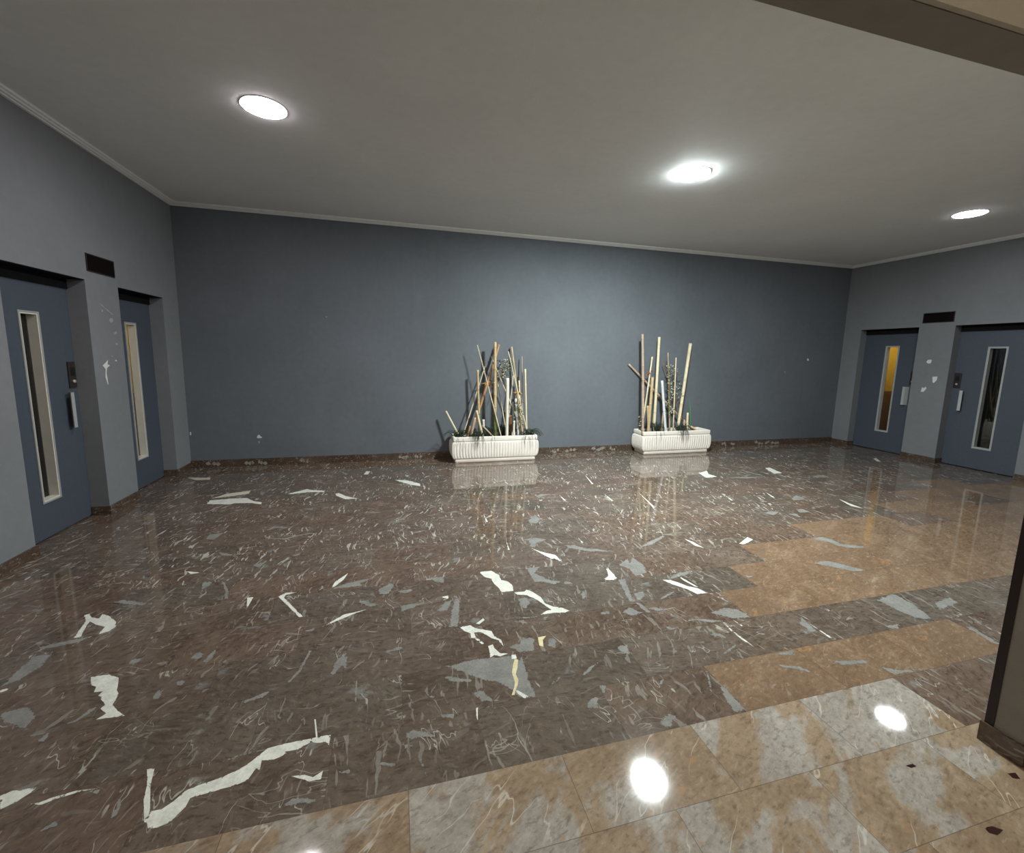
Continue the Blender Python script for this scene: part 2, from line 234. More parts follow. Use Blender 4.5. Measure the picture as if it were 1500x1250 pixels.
MARKS = {'left': [[[4.849, 1.938], [4.876, 1.934], [5.042, 1.855], [5.019, 1.853]], [[4.976, 1.814], [5.022, 1.823], [5.032, 1.795], [4.998, 1.774], [4.969, 1.79]], [[4.872, 1.888], [4.895, 1.888], [4.892, 1.87], [4.871, 1.868]], [[5.02, 1.683], [5.053, 1.699], [5.074, 1.686], [5.037, 1.667]], [[5.026, 1.581], [5.05, 1.591], [5.063, 1.575], [5.038, 1.566]], [[4.803, 1.381], [4.841, 1.398], [4.889, 1.429], [4.875, 1.388], [4.909, 1.378], [4.861, 1.352], [4.847, 1.307], [4.853, 1.261], [4.857, 1.197], [4.847, 1.207], [4.826, 1.272], [4.841, 1.344]], [[4.939, 1.47], [4.968, 1.465], [4.966, 1.451]], [[4.996, 1.427], [5.017, 1.424], [5.024, 1.413], [4.997, 1.416]], [[4.813, 1.236], [4.856, 1.192], [4.838, 1.212]]], 'right': [[[4.987, 1.569], [4.975, 1.604], [4.95, 1.612], [4.918, 1.609], [4.923, 1.559], [4.954, 1.547]], [[4.876, 1.345], [4.812, 1.352], [4.812, 1.299], [4.85, 1.246], [4.865, 1.265]], [[5.003, 1.098], [4.995, 1.17], [4.964, 1.16], [4.95, 1.185], [4.93, 1.159], [4.963, 1.101]]], 'back': [[[-1.815, 0.396], [-1.796, 0.422], [-1.779, 0.419], [-1.771, 0.399], [-1.752, 0.391], [-1.759, 0.376], [-1.812, 0.376]], [[-1.805, 0.34], [-1.788, 0.335], [-1.78, 0.315], [-1.796, 0.305]], [[-2.586, 0.48], [-2.571, 0.48], [-2.572, 0.442], [-2.587, 0.437]], [[7.335, 1.592], [7.372, 1.6], [7.392, 1.565], [7.352, 1.552]], [[6.845, 1.35], [6.872, 1.358], [6.875, 1.318]], [[4.655, 1.135], [4.685, 1.118], [4.664, 1.11]], [[-0.905, 2.012], [-0.88, 2.016], [-0.885, 1.998]]]}


XL, XR, D, H, HO = -2.599, 8.155, 6.363, 3.273, 2.126
LA1, LA2, LB1, LB2 = 3.822, 4.688, 5.156, 5.991      # left wall openings
RD2, RD1, RC2, RC1 = 3.775, 4.683, 5.154, 6.056      # right wall openings
REC = 0.14                                           # depth of the door recesses
YF = 1.03                                            # lobby face of the front wall
PX0, PX1, PZ = -1.75, 2.34, 2.45                     # portal opening
CEIL = 3.29

# ---------------------------------------------------------------- node helpers
class NT:
    def __init__(s, name):
        s.m = bpy.data.materials.new(name); s.m.use_nodes = True
        s.t = s.m.node_tree; s.t.nodes.clear()
        s.out = s.n('ShaderNodeOutputMaterial')
        s.bsdf = s.n('ShaderNodeBsdfPrincipled')
        s.l(s.bsdf.outputs[0], s.out.inputs[0])
    def n(s, t): return s.t.nodes.new(t)
    def l(s, a, b): s.t.links.new(a, b)
    def put(s, sock, v):
        if hasattr(v, 'is_linked') or isinstance(v, bpy.types.NodeSocket): s.l(v, sock)
        elif isinstance(v, (tuple, list)) and len(v) == 3 and sock.type == 'RGBA': sock.default_value = (*v, 1)
        else: sock.default_value = v
    def set(s, **k):
        names = dict(color='Base Color', rough='Roughness', metal='Metallic', normal='Normal', ior='IOR',
                     trans='Transmission Weight', emit='Emission Color', estr='Emission Strength', spec='Specular IOR Level', coat='Coat Weight')
        for a, v in k.items(): s.put(s.bsdf.inputs[names[a]], v)
        return s
    def math(s, op, a, b=0.0, c=0.0, clamp=False):
        n = s.n('ShaderNodeMath'); n.operation = op; n.use_clamp = clamp
        s.put(n.inputs[0], a); s.put(n.inputs[1], b); s.put(n.inputs[2], c)
        return n.outputs[0]
    def vmath(s, op, a, b=(0, 0, 0)):
        n = s.n('ShaderNodeVectorMath'); n.operation = op
        s.put(n.inputs[0], a); s.put(n.inputs[1], b); return n.outputs[0]
    def coord(s, which='Object'):
        return s.n('ShaderNodeTexCoord').outputs[which]
    def noise(s, v, scale, detail=4, rough=.55, color=False, dist=0.0):
        n = s.n('ShaderNodeTexNoise'); s.put(n.inputs['Vector'], v)
        n.inputs['Scale'].default_value = scale; n.inputs['Detail'].default_value = detail
        n.inputs['Roughness'].default_value = rough; n.inputs['Distortion'].default_value = dist
        return n.outputs['Color' if color else 'Fac']
    def vor(s, v, scale, feature='F1'):
        n = s.n('ShaderNodeTexVoronoi'); n.feature = feature
        s.put(n.inputs['Vector'], v); n.inputs['Scale'].default_value = scale
        return n.outputs['Distance']
    def ramp(s, f, stops):
        n = s.n('ShaderNodeValToRGB'); s.put(n.inputs[0], f)
        e = n.color_ramp.elements
        while len(e) < len(stops): e.new(.5)
        for el, (p, c) in zip(e, stops):
            el.position = p; el.color = (*c, 1) if len(c) == 3 else c
        return n.outputs[0]
    def step(s, f, a, b):
        n = s.n('ShaderNodeMapRange'); n.interpolation_type = 'SMOOTHSTEP'
        s.put(n.inputs[0], f); n.inputs[1].default_value = a; n.inputs[2].default_value = b
        return n.outputs[0]
    def mix(s, f, a, b, blend='MIX'):
        n = s.n('ShaderNodeMix'); n.data_type = 'RGBA'; n.blend_type = blend; n.clamp_factor = True
        s.put(n.inputs[0], f); s.put(n.inputs[6], a); s.put(n.inputs[7], b); return n.outputs[2]
    def scale(s, v, x, y, z=1, rot=0.0):
        n = s.n('ShaderNodeMapping'); s.put(n.inputs[0], v)
        n.vector_type = 'TEXTURE'
        n.inputs['Scale'].default_value = (1/x, 1/y, 1/z); n.inputs['Rotation'].default_value = (0, 0, rot); return n.outputs[0]
    def bump(s, h, strength, dist=.01):
        n = s.n('ShaderNodeBump'); s.put(n.inputs['Height'], h)
        n.inputs['Strength'].default_value = strength; n.inputs['Distance'].default_value = dist
        return n.outputs[0]

def plaster(name, col, var=.10, bump=.35, rough=.75, drips=0.0, fine=160):
    t = NT(name); v = t.coord()
    a = t.noise(v, 1.1, 5, .6); b = t.noise(v, 14, 4)
    f = t.math('ADD', t.math('MULTIPLY', a, .65), t.math('MULTIPLY', b, .35))
    lo = tuple(c*(1-var*2) for c in col); hi = tuple(c*(1+var*2) for c in col)
    c = t.ramp(f, [(.3, lo), (.7, hi)])
    if drips:
        d = t.noise(t.scale(v, 5, 5, .35), 2.2, 5, .65)
        c = t.mix(t.math('MULTIPLY', t.step(d, .5, .72), drips), c, tuple(x*.55 for x in col))
    h = t.math('ADD', t.noise(v, fine, 3, .6), t.math('MULTIPLY', t.noise(v, 22, 4), .6))
    t.set(color=c, rough=rough, normal=t.bump(h, bump, .004))
    return t.m

def simple(name, col, rough=.5, metal=0., bump=0., var=.06, fine=60):
    t = NT(name); v = t.coord()
    f = t.noise(v, fine*.15, 4)
    c = t.ramp(f, [(.3, tuple(x*(1-var) for x in col)), (.7, tuple(min(1, x*(1+var)) for x in col))])
    t.set(color=c, rough=rough, metal=metal)
    if bump: t.set(normal=t.bump(t.noise(v, fine, 4), bump, .003))
    return t.m

def tile_attr(t):
    n = t.n('ShaderNodeAttribute'); n.attribute_name = 'tile'
    sep = t.n('ShaderNodeSeparateColor'); t.l(n.outputs['Color'], sep.inputs[0])
    return n.outputs['Vector'], sep.outputs[0], sep.outputs[1], sep.outputs[2]

def joints(t, c, dark=.45):
    uv = t.n('ShaderNodeUVMap'); uv.uv_map = 'UVMap'
    s = t.n('ShaderNodeSeparateXYZ'); t.l(uv.outputs[0], s.inputs[0])
    u, v = s.outputs[0], s.outputs[1]
    d = t.math('MINIMUM', t.math('MINIMUM', u, t.math('SUBTRACT', .585, u)), t.math('MINIMUM', v, t.math('SUBTRACT', .2895, v)))
    k = t.math('SUBTRACT', 1, t.step(d, .0004, .0018))
    return t.mix(t.math('MULTIPLY', k, dark), c, (.02, .016, .013))

def dark_marble(name, skirting=False):
    t = NT(name); P = t.coord()
    if skirting:
        off, r1, r2, g = None, .5, .5, .0
        base = t.vmath('ADD', P, (3.1, 7.7, 1.3))
    else:
        off, r1, r2, g = tile_attr(t)
        base = t.vmath('ADD', P, t.vmath('MULTIPLY', off, (31.0, 47.0, 0.0)))
    warp = t.vmath('SCALE', t.vmath('SUBTRACT', t.noise(base, 3.0, 3, .5, color=True), (.5, .5, .5)))
    warp.node.inputs['Scale'].default_value = .16
    w = t.vmath('ADD', base, warp)
    # body colour: red-brown to olive brown, mottled
    n1 = t.noise(base, 2.0, 6, .62); n2 = t.noise(w, 26, 5, .7)
    f = t.math('ADD', t.math('MULTIPLY', n1, .6), t.math('MULTIPLY', n2, .4))
    c = t.ramp(f, [(.34, (.074, .044, .030)), (.5, (.132, .082, .056)), (.66, (.182, .126, .092))])
    olive = t.ramp(f, [(.34, (.068, .053, .040)), (.66, (.146, .122, .097))])
    if not skirting:
        c = t.mix(t.math('MULTIPLY_ADD', r1, .7, .2), c, olive)
    # small pinkish flecks
    fl = t.step(t.noise(w, 55, 3, .6), .64, .72)
    c = t.mix(t.math('MULTIPLY', fl, .45), c, (.27, .20, .155))
    # grey fossil-like patches
    gp = t.step(t.noise(t.scale(w, 1.0, 1.35), 4.6, 5, .6), .62, .70)
    c = t.mix(t.math('MULTIPLY', gp, .65), c, t.ramp(t.noise(base, 30, 3), [(.3, (.19, .185, .170)), (.7, (.27, .265, .25))]))
    tw0 = w
    if not skirting:
        n0 = t.n('ShaderNodeVectorRotate'); n0.rotation_type = 'Z_AXIS'; t.put(n0.inputs['Vector'], w)
        t.put(n0.inputs['Angle'], t.math('MULTIPLY', t.math('SUBTRACT', r1, .5), 1.3)); tw0 = n0.outputs[0]
    # fibrous grain following the stone's flow
    gr = t.noise(t.scale(tw0, .40, 1.0, 1, .30), 44, 6, .72)
    c = t.mix(t.math('MULTIPLY', t.step(gr, .50, .36), .6), c, (.050, .033, .024))
    c = t.mix(t.math('MULTIPLY', t.step(gr, .56, .70), .45), c, (.24, .185, .145))
    # each slab is turned a little, so the veins change direction at the joints
    def turned(k):
        if skirting: return w
        n = t.n('ShaderNodeVectorRotate'); n.rotation_type = 'Z_AXIS'; t.put(n.inputs['Vector'], w)
        t.put(n.inputs['Angle'], t.math('MULTIPLY', t.math('SUBTRACT', r2, .5), k)); return n.outputs[0]
    tw = turned(.6)
    def dashes(src, sx, sy, rot, sc, t0, t1):
        return t.step(t.noise(t.scale(src, sx, sy, 1, rot), sc, 1, .4), t0, t1)
    def veins(sx, sy, rot, sc, width, gate_sc, g0, g1):
        n = t.noise(t.scale(tw, sx, sy, 1, rot), sc, 4, .6)
        line = t.math('SUBTRACT', 1, t.step(t.math('ABSOLUTE', t.math('SUBTRACT', n, .5)), width*.25, width))
        return t.math('MULTIPLY', line, t.step(t.noise(base, gate_sc, 2, .5), g0, g1))
    gate = t.math('MULTIPLY', t.step(t.noise(base, 2.2, 2, .5), .34, .54), 1.0 if skirting else g)
    d1 = t.math('MULTIPLY', dashes(tw, 1.0, .11, -.20, 48, .655, .69), gate)
    d2 = t.math('MULTIPLY', dashes(tw, 1.0, .16, .15, 70, .67, .71), gate)
    d3 = t.math('MULTIPLY', dashes(tw, .12, 1.0, .05, 34, .69, .73), 1.0 if skirting else g)
    va = veins(1.0, .22, .10, 4.5, .005, 4.0, .50, .58)
    ve = veins(1.0, .25, -.7, 5.0, .0045, 6.0, .52, .60)
    c = t.mix(t.math('MULTIPLY', ve, .55), c, (.30, .255, .21))
    vb = veins(.18, 1.0, -.12, 3.2, .0042, 3.0, .54, .62)
    c = t.mix(t.math('MULTIPLY', va, .8), c, (.42, .39, .34))
    c = t.mix(t.math('MULTIPLY', vb, .6), c, (.34, .31, .27))
    c = t.mix(t.math('MULTIPLY', d2, .55), c, (.33, .30, .26))
    c = t.mix(t.math('MULTIPLY', d3, .5), c, (.32, .30, .265))
    c = t.mix(t.math('MULTIPLY', d1, .85), c, (.46, .44, .40))
    if skirting: c = t.mix(.45, c, (.02, .012, .009))
    if not skirting: c = joints(t, c, .35)
    rough = t.math('ADD', .035, t.math('MULTIPLY', t.noise(base, 6, 4), .05))
    t.set(color=c, rough=rough, ior=1.66)
    return t.m

def light_stone(name):
    t = NT(name); P = t.coord(); off, r1, r2, g = tile_attr(t)
    base = t.vmath('ADD', P, t.vmath('MULTIPLY', off, (23.0, 37.0, 0.0)))
    w = t.scale(base, 1.0, 1.0, 1, .6)
    q = t.scale(base, 2.0, .9, 1, -.85)
    n1 = t.noise(q, 2.3, 6, .58, dist=.6); n2 = t.noise(w, 38, 5, .7); n3 = t.noise(q, 3.4, 7, .66, dist=.8)
    tan = t.ramp(t.math('ADD', t.math('MULTIPLY', n3, .6), t.math('MULTIPLY', n2, .4)),
                 [(.32, (.122, .074, .043)), (.5, (.185, .118, .072)), (.68, (.262, .180, .120))])
    border = t.step(g, .02, .28)
    tan = t.mix(border, tan, t.ramp(t.math('ADD', t.math('MULTIPLY', n3, .6), t.math('MULTIPLY', n2, .4)), [(.32, (.175, .119, .075)), (.5, (.262, .186, .121)), (.68, (.36, .273, .193))]))
    grey = t.ramp(t.math('ADD', t.math('MULTIPLY', n3, .5), t.math('MULTIPLY', n2, .5)),
                  [(.3, (.20, .172, .142)), (.5, (.305, .270, .232)), (.7, (.44, .405, .355))])
    k = t.step(t.math('ADD', t.math('MULTIPLY_ADD', n1, 1.9, -.45), t.math('MULTIPLY', t.math('SUBTRACT', g, .5), .62)), .42, .58)
    c = t.mix(k, tan, grey)
    rust = t.step(t.noise(q, 4.5, 5, .6, dist=1.0), .60, .72)
    c = t.mix(t.math('MULTIPLY', rust, .6), c, (.34, .185, .085))
    lil = t.step(t.noise(q, 6.0, 5, .6, dist=.6), .60, .70)
    c = t.mix(t.math('MULTIPLY', lil, .28), c, (.17, .135, .125))
    fib = t.noise(t.scale(base, .4, 1.0, 1, .35), 50, 6, .72, dist=.3)
    c = t.mix(t.math('MULTIPLY', t.step(fib, .50, .34), .5), c, (.10, .066, .042))
    c = t.mix(t.math('MULTIPLY', t.step(fib, .55, .68), .35), c, (.42, .36, .28))
    dk = t.step(t.noise(t.scale(base, 1, 1.8, 1, .3), 70, 3, .6), .66, .74)
    c = t.mix(t.math('MULTIPLY', dk, .22), c, (.07, .05, .035))
    n = t.noise(t.scale(base, 1, .22, 1, -.85), 5.0, 4, .55)
    line = t.math('SUBTRACT', 1, t.step(t.math('ABSOLUTE', t.math('SUBTRACT', n, .5)), .001, .007))
    c = t.mix(t.math('MULTIPLY', t.math('MULTIPLY', line, t.step(t.noise(base, 4, 2), .45, .6)), t.math('MULTIPLY_ADD', border, .5, .12)), c, (.56, .51, .44))
    c = joints(t, c, .55)
    t.set(color=c, rough=t.math('ADD', .032, t.math('MULTIPLY', t.noise(base, 6, 4), .03)), ior=1.62)
    return t.m

def inlay(name, a, b, sc=18, soft=1.3, keep=.3, feather=True):
    t = NT(name); v = t.coord()
    f = t.math('ADD', t.math('MULTIPLY', t.noise(v, sc, 5, .65), .6), t.math('MULTIPLY', t.noise(v, 90, 3), .4))
    t.set(color=t.ramp(f, [(.32, a), (.62, b)]), rough=.05, ior=1.52)
    if feather:                                  # ragged edge: the host marble shows through where the vein thins out
        e = tile_attr(t)[1]
        n = t.noise(v, 42, 6, .7)
        t.put(t.bsdf.inputs['Alpha'], t.step(t.math('ADD', e, t.math('MULTIPLY', t.math('SUBTRACT', n, .5), soft*2)), keep, keep+.16))
    return t.m

def cane(name, col, dark=.6):
    t = NT(name); v = t.coord()
    s = t.noise(t.scale(v, 60, 60, 3), 1.5, 4, .6); b = t.noise(v, 7, 4, .6)
    f = t.math('ADD', t.math('MULTIPLY', s, .5), t.math('MULTIPLY', b, .5))
    t.set(color=t.ramp(f, [(.34, tuple(c*dark for c in col)), (.6, col)]), rough=.5)
    return t.m

def emitter(name, col, strength):
    t = NT(name); t.set(color=(.8, .8, .8), emit=col, estr=strength, rough=.4); return t.m

M = {}
M['back'] = plaster('slate_paint', (.123, .137, .155), .07, .25, .72, drips=.10)
M['side'] = plaster('grey_paint', (.185, .193, .205), .05, .5, .75)
M['jamb'] = plaster('grey_mauve_paint', (.165, .160, .165), .05, .35, .75)
M['ceil'] = plaster('ceiling_paint', (.77, .78, .775), .03, .25, .85)
M['cream'] = plaster('cream_plaster', (.46, .42, .35), .05, .5, .85)
M['taupe'] = plaster('taupe_plaster', (.245, .228, .198), .06, .5, .85)
M['chip'] = plaster('bare_plaster', (.66, .66, .62), .06, .3, .9)
M['scuff'] = plaster('scraped_paint', (.33, .34, .34), .06, .3, .9)
M['marble'] = dark_marble('brown_marble')
M['skirt'] = dark_marble('brown_marble_skirting', True)
M['stone'] = light_stone('tan_grey_stone')
M['white'] = inlay('white_calcite', (.52, .52, .47), (.78, .78, .70), 18, 1.0, .12)
M['grey'] = inlay('grey_calcite', (.150, .143, .128), (.265, .258, .24), 12, 1.4, .27)
M['scuffstone'] = inlay('pale_skirting_patch', (.16, .14, .115), (.36, .335, .30), 40, feather=False)
M['cream_in'] = inlay('cream_calcite', (.50, .46, .36), (.66, .62, .50), 18, .6, .03)
M['yellow'] = inlay('yellow_calcite', (.55, .46, .25), (.74, .66, .42), 18, .5, .02)
M['stain'] = inlay('dark_stain', (.020, .008, .007), (.035, .016, .014), 18, .8, .06)
M['door'] = simple('blue_grey_door_paint', (.060, .073, .095), .5, 0, .08, .06, 200)
M['alu'] = simple('grey_aluminium', (.40, .41, .40), .4, .3, 0, .05)
M['sleeve_cream'] = simple('cream_enamel', (.62, .60, .53), .5, 0, .05, .04)
M['sleeve_grey'] = simple('grey_enamel', (.40, .41, .40), .5, 0, .05, .04)
M['steel'] = simple('brushed_steel', (.62, .63, .62), .42, .55, 0, .06)
M['bronze'] = simple('dark_bronze_plate', (.045, .036, .036), .35, .4)
M['black'] = simple('black_plastic', (.008, .008, .009), .3)
M['button'] = simple('pale_button', (.42, .38, .36), .35)
M['indic'] = simple('smoked_indicator_glass', (.0065, .0045, .0035), .6)
M['soffit'] = simple('black_head_strip', (.012, .011, .012), .8)
M['maroon'] = simple('dark_maroon_paint', (.014, .005, .005), .5)
M['dark'] = simple('near_black', (.012, .012, .012), .9)  # even near-black for the shaft walls and the car floors
M['yellow_lam'] = simple('yellow_laminate', (.62, .42, .06), .4)
M['brown_lam'] = simple('brown_laminate', (.17, .095, .015), .45)
M['planter'] = plaster('white_cement', (.82, .755, .68), .04, .25, .7, fine=220)
M['plinth'] = plaster('dusty_cement', (.62, .54, .47), .06, .25, .8, fine=220)
M['soil'] = plaster('dry_soil', (.035, .028, .02), .25, .9, .95)
M['tan'] = cane('tan_cane', (.62, .46, .25)); M['pale'] = cane('pale_cane', (.80, .68, .46), .72)
M['cream_c'] = cane('cream_cane', (.78, .73, .62), .85); M['orange'] = cane('orange_cane', (.52, .29, .13))
M['green_c'] = cane('green_cane', (.17, .21, .055)); M['greywhite'] = cane('bleached_cane', (.70, .71, .72), .85)
M['pink'] = cane('pinkish_cane', (.52, .38, .28), .7); M['brown_c'] = cane('brown_cane', (.22, .12, .065)); M['red_c'] = cane('reddish_cane', (.30, .12, .05))
M['cut'] = simple('cut_cane_end', (.30, .22, .12), .8)
M['husk'] = simple('dry_husk', (.55, .28, .06), .7, 0, 0, .3); M['husk_red'] = simple('rusty_husk', (.33, .10, .04), .7, 0, 0, .3)
M['grass'] = simple('dark_grass', (.020, .034, .016), .55, 0, 0, .4, 200); M['leaf'] = simple('bright_green_leaf', (.07, .30, .09), .45)
M['stem'] = simple('dry_stem', (.20, .17, .085), .7); M['bloss'] = simple('pale_dried_blossom', (.66, .64, .52), .8); M['leafd'] = simple('dull_green_leaf', (.10, .12, .05), .6)
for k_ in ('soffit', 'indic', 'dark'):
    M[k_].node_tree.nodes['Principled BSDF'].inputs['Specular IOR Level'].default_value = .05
t = NT('clear_glass'); t.set(color=(.85, .88, .86), rough=.02, trans=1.0, ior=1.45); M['glass'] = t.m
M['lamp1'] = emitter('led_neutral_pink', (1.0, .93, .96), LAMP1)
M['lamp2'] = emitter('led_cool_green', (.90, 1.0, .99), LAMP2)
M['lamp3'] = emitter('led_cool_violet', (.95, .96, 1.0), LAMP3)
M['globe'] = emitter('warm_globe', (1.0, .90, .74), LAMP4)
M['carlamp'] = emitter('car_lamp', (1.0, .86, .52), LAMP5)
M['rim'] = simple('white_lamp_rim', (.75, .75, .74), .4)

# ---------------------------------------------------------------- mesh helpers
def bm_box(bm, x0, x1, y0, y1, z0, z1, mi=0):
    vs = [bm.verts.new(p) for p in ((x0,y0,z0),(x1,y0,z0),(x1,y1,z0),(x0,y1,z0),(x0,y0,z1),(x1,y0,z1),(x1,y1,z1),(x0,y1,z1))]
    for f in ((0,3,2,1),(4,5,6,7),(0,1,5,4),(1,2,6,5),(2,3,7,6),(3,0,4,7)):
        bm.faces.new([vs[i] for i in f]).material_index = mi
def boxes(*bs):
    bm = bmesh.new()
    for b in bs: bm_box(bm, *b)
    return bm
def obj(name, bm, mats, parent=None, smooth=False, bevel=0.0, loc=None):
    me = bpy.data.meshes.new(name); bm.normal_update(); bm.to_mesh(me); bm.free()
    for m in (mats if isinstance(mats, (list, tuple)) else [mats]): me.materials.append(m)
    o = bpy.data.objects.new(name, me); C.objects.link(o)
    if smooth: me.shade_smooth()
    if parent: o.parent = parent
    if loc: o.location = loc
    if bevel:
        b = o.modifiers.new('bevel', 'BEVEL'); b.width = bevel; b.segments = 2; b.limit_method = 'ANGLE'
    return o
def tag(o, label, cat, group=None, kind=None):
    o['label'] = label; o['category'] = cat
    if group: o['group'] = group
    if kind: o['kind'] = kind
    return o
def empty(name, loc): 
    o = bpy.data.objects.new(name, None); o.location = loc; o.empty_display_size = .05; C.objects.link(o); return o
def struct(name, bm, mats, label, cat, parent=None, **k):
    return tag(obj(name, bm, mats, parent, **k), label, cat, kind='structure')
def frame_axes(d):
    d = d.normalized(); a = Vector((0, 1, 0)) if abs(d.y) < .9 else Vector((1, 0, 0))
    u = a.cross(d).normalized(); return u, d.cross(u)
def tube(bm, pts, rad, n=10, mi=0, cap=None, ring_mi=None):
    """tube through pts with radius list; cap = material index for the ends"""
    rings = []
    for i, p in enumerate(pts):
        d = (pts[min(i+1, len(pts)-1)] - pts[max(i-1, 0)])
        u, v = frame_axes(d)
        rings.append([bm.verts.new(p + (u*math.cos(2*PI*k/n) + v*math.sin(2*PI*k/n))*rad[i]) for k in range(n)])
    for a, b in zip(rings, rings[1:]):
        for k in range(n):
            f = bm.faces.new((a[k], a[(k+1) % n], b[(k+1) % n], b[k])); f.material_index = mi; f.smooth = True
    for r, s in ((rings[0], -1), (rings[-1], 1)):
        f = bm.faces.new(r if s > 0 else r[::-1]); f.material_index = mi if cap is None else cap
    return rings

# ---------------------------------------------------------------- floor
ROW, TW = .2895, .585
ORANGE = {1: [(1.49, 3.245)], 3: [(2.07, 12)], 4: [(2.40, 12)], 5: [(2.77, 12)], 6: [(3.61, 4.78), (5.36, 12)], 7: [(5.0, 6.2), (6.8, 12)], 8: [(6.0, 12)], 9: [(6.9, 7.5)]}
ROWOFF = {0: .02, 1: 1.49, 2: .005, 3: 2.07, 4: 2.40, 5: 2.77, 6: 3.61, -1: 1.5}
GREY0 = {-1: .42, 0: .58, 1: .22, 2: .60, 3: .70}
bm = bmesh.new(); uvl = bm.loops.layers.uv.new('UVMap'); col = bm.loops.layers.float_color.new('tile')
fx0, fx1, fy1 = XL-REC-.05, XR+REC+.05, D+.02
rnd = random.Random(3)
MATI = ['marble', 'stone', 'white', 'grey', 'cream_in', 'yellow', 'stain']
for j in range(-14, 19):
    y0 = 1.385 + (j-1)*ROW; y1 = y0 + ROW     # row 0 is the light border strip
    if y0 > fy1: continue
    off = ROWOFF.get(j, rnd.random()*TW)
    i0 = math.floor((fx0-off)/TW); i1 = math.ceil((fx1-off)/TW)
    for i in range(i0, i1):
        xa, xb = off+i*TW, off+(i+1)*TW
        xm = (xa+xb)/2
        light, g = False, rnd.random()
        if j <= 0:
            light = True
            if j == 0:
                if xm > 2.37: light = False
                g = GREY0.get(i, .4)
            if j == -1: g = {-3: .5, -2: .55, -1: .50, 0: .34, 1: .36}.get(i, .4)
        else:
            for a, b in ORANGE.get(j, ()):
                if a-.02 < xm < b: light = True; g = -.25 + .2*rnd.random()
        if not light: g = min(1, max(.32, (y0-1.9)/1.6 + rnd.uniform(-.2, .2)))
        x0, x1 = max(xa, fx0), min(xb, fx1); ya, yb = max(y0, -3.0), min(y1, fy1)
        if x1 <= x0 or yb <= ya: continue
        vs = [bm.verts.new((x, y, 0)) for x, y in ((x0, ya), (x1, ya), (x1, yb), (x0, yb))]
        f = bm.faces.new(vs); f.material_index = 1 if light else 0
        r = (rnd.random(), rnd.random(), g, 1)
        for lp in f.loops:
            lp[uvl].uv = (lp.vert.co.x-xa, lp.vert.co.y-y0); lp[col] = r
# the broad pale and grey veins of the marble, set flush into the polished surface
def rough_outline(ps, amp, step, seed):
    out = []
    n = len(ps)
    cx = sum(p[0] for p in ps)/n; cy = sum(p[1] for p in ps)/n
    for i in range(n):
        a, b = Vector(ps[i]), Vector(ps[(i+1) % n]); L = (b-a).length
        k = max(1, min(16, int(L/step)))
        nrm = Vector((-(b-a).y, (b-a).x)).normalized() if L > 1e-6 else Vector((0, 0))
        for s in range(k):
            p = a.lerp(b, s/k)
            if s: p = p + nrm*amp*min(L*2.5, 1)*(mnoise.noise(Vector((p.x*26+seed, p.y*26, 0))) + .6*mnoise.noise(Vector((p.x*75+seed, p.y*75, 3))))
            out.append(p)
    return out
NAMEI = dict(white=2, grey=3, cream=4, yellow=5, stain=6)
for q, (kind, ps) in enumerate(INLAYS):
    z = .0003 + .000003*q + (.0005 if kind in ('white', 'yellow', 'cream') else 0)
    ar = abs(sum(a_[0]*b_[1]-b_[0]*a_[1] for a_, b_ in zip(ps, ps[1:]+ps[:1])))/2
    pr = sum(math.dist(a_, b_) for a_, b_ in zip(ps, ps[1:]+ps[:1]))
    out = rough_outline(ps, min(.018, .5*ar/pr), .012, q*1.7)
    vs = [bm.verts.new((p.x, p.y, z)) for p in out]
    try: f = bm.faces.new(vs)
    except ValueError: continue
    f.normal_update()
    if f.normal.z < 0: f.normal_flip()
    f.material_index = NAMEI[kind]
    tris = bmesh.ops.triangulate(bm, faces=[f])['faces']
    for it in range(5):
        es = {e for g_ in tris for e in g_.edges if e.calc_length() > .014}
        if not es: break
        bmesh.ops.subdivide_edges(bm, edges=list(es), cuts=1, use_grid_fill=True)
        seen, todo = set(tris), [g_ for g_ in tris if g_.is_valid]
        todo = [vs[0].link_faces[0]] if not todo else todo
        tris = set(todo)
        while todo:                                           # the inlay is one island: walk it
            for e in todo.pop().edges:
                for g_ in e.link_faces:
                    if g_ not in tris: tris.add(g_); todo.append(g_)
        tris = list(tris)
    segs = [(out[i-1], out[i]) for i in range(len(out))]
    dist = {}
    for v in {v for g_ in tris for v in g_.verts}:
        p = Vector((v.co.x, v.co.y)); best = 9
        for q0, q1 in segs:
            d_ = q1-q0; k_ = max(0, min(1, (p-q0).dot(d_)/max(d_.length_squared, 1e-12)))
            best = min(best, (q0+d_*k_-p).length_squared)
        dist[v] = math.sqrt(best)
    lo_ = .12 if kind == 'grey' else .27
    if max(dist.values()) < .0035: lo_ = .55
    ref = max(1e-5, min(.016, .75*max(dist.values())))
    for g_ in tris:
        g_.normal_update()
        if g_.normal.z < 0: g_.normal_flip()
        g_.material_index = NAMEI[kind]
        for lp in g_.loops:
            e_ = min(1, dist[lp.vert]/ref); e_ = lo_+(1-lo_)*e_; lp[col] = (e_, e_, e_, 1)
# slab thickness under the paving
bm_box(bm, fx0, fx1, -3.0, fy1, -.2, -.002, 0)
struct('floor', bm, [M[k] for k in MATI], 'polished brown marble floor with white veins and a lighter tan border strip', 'floor')

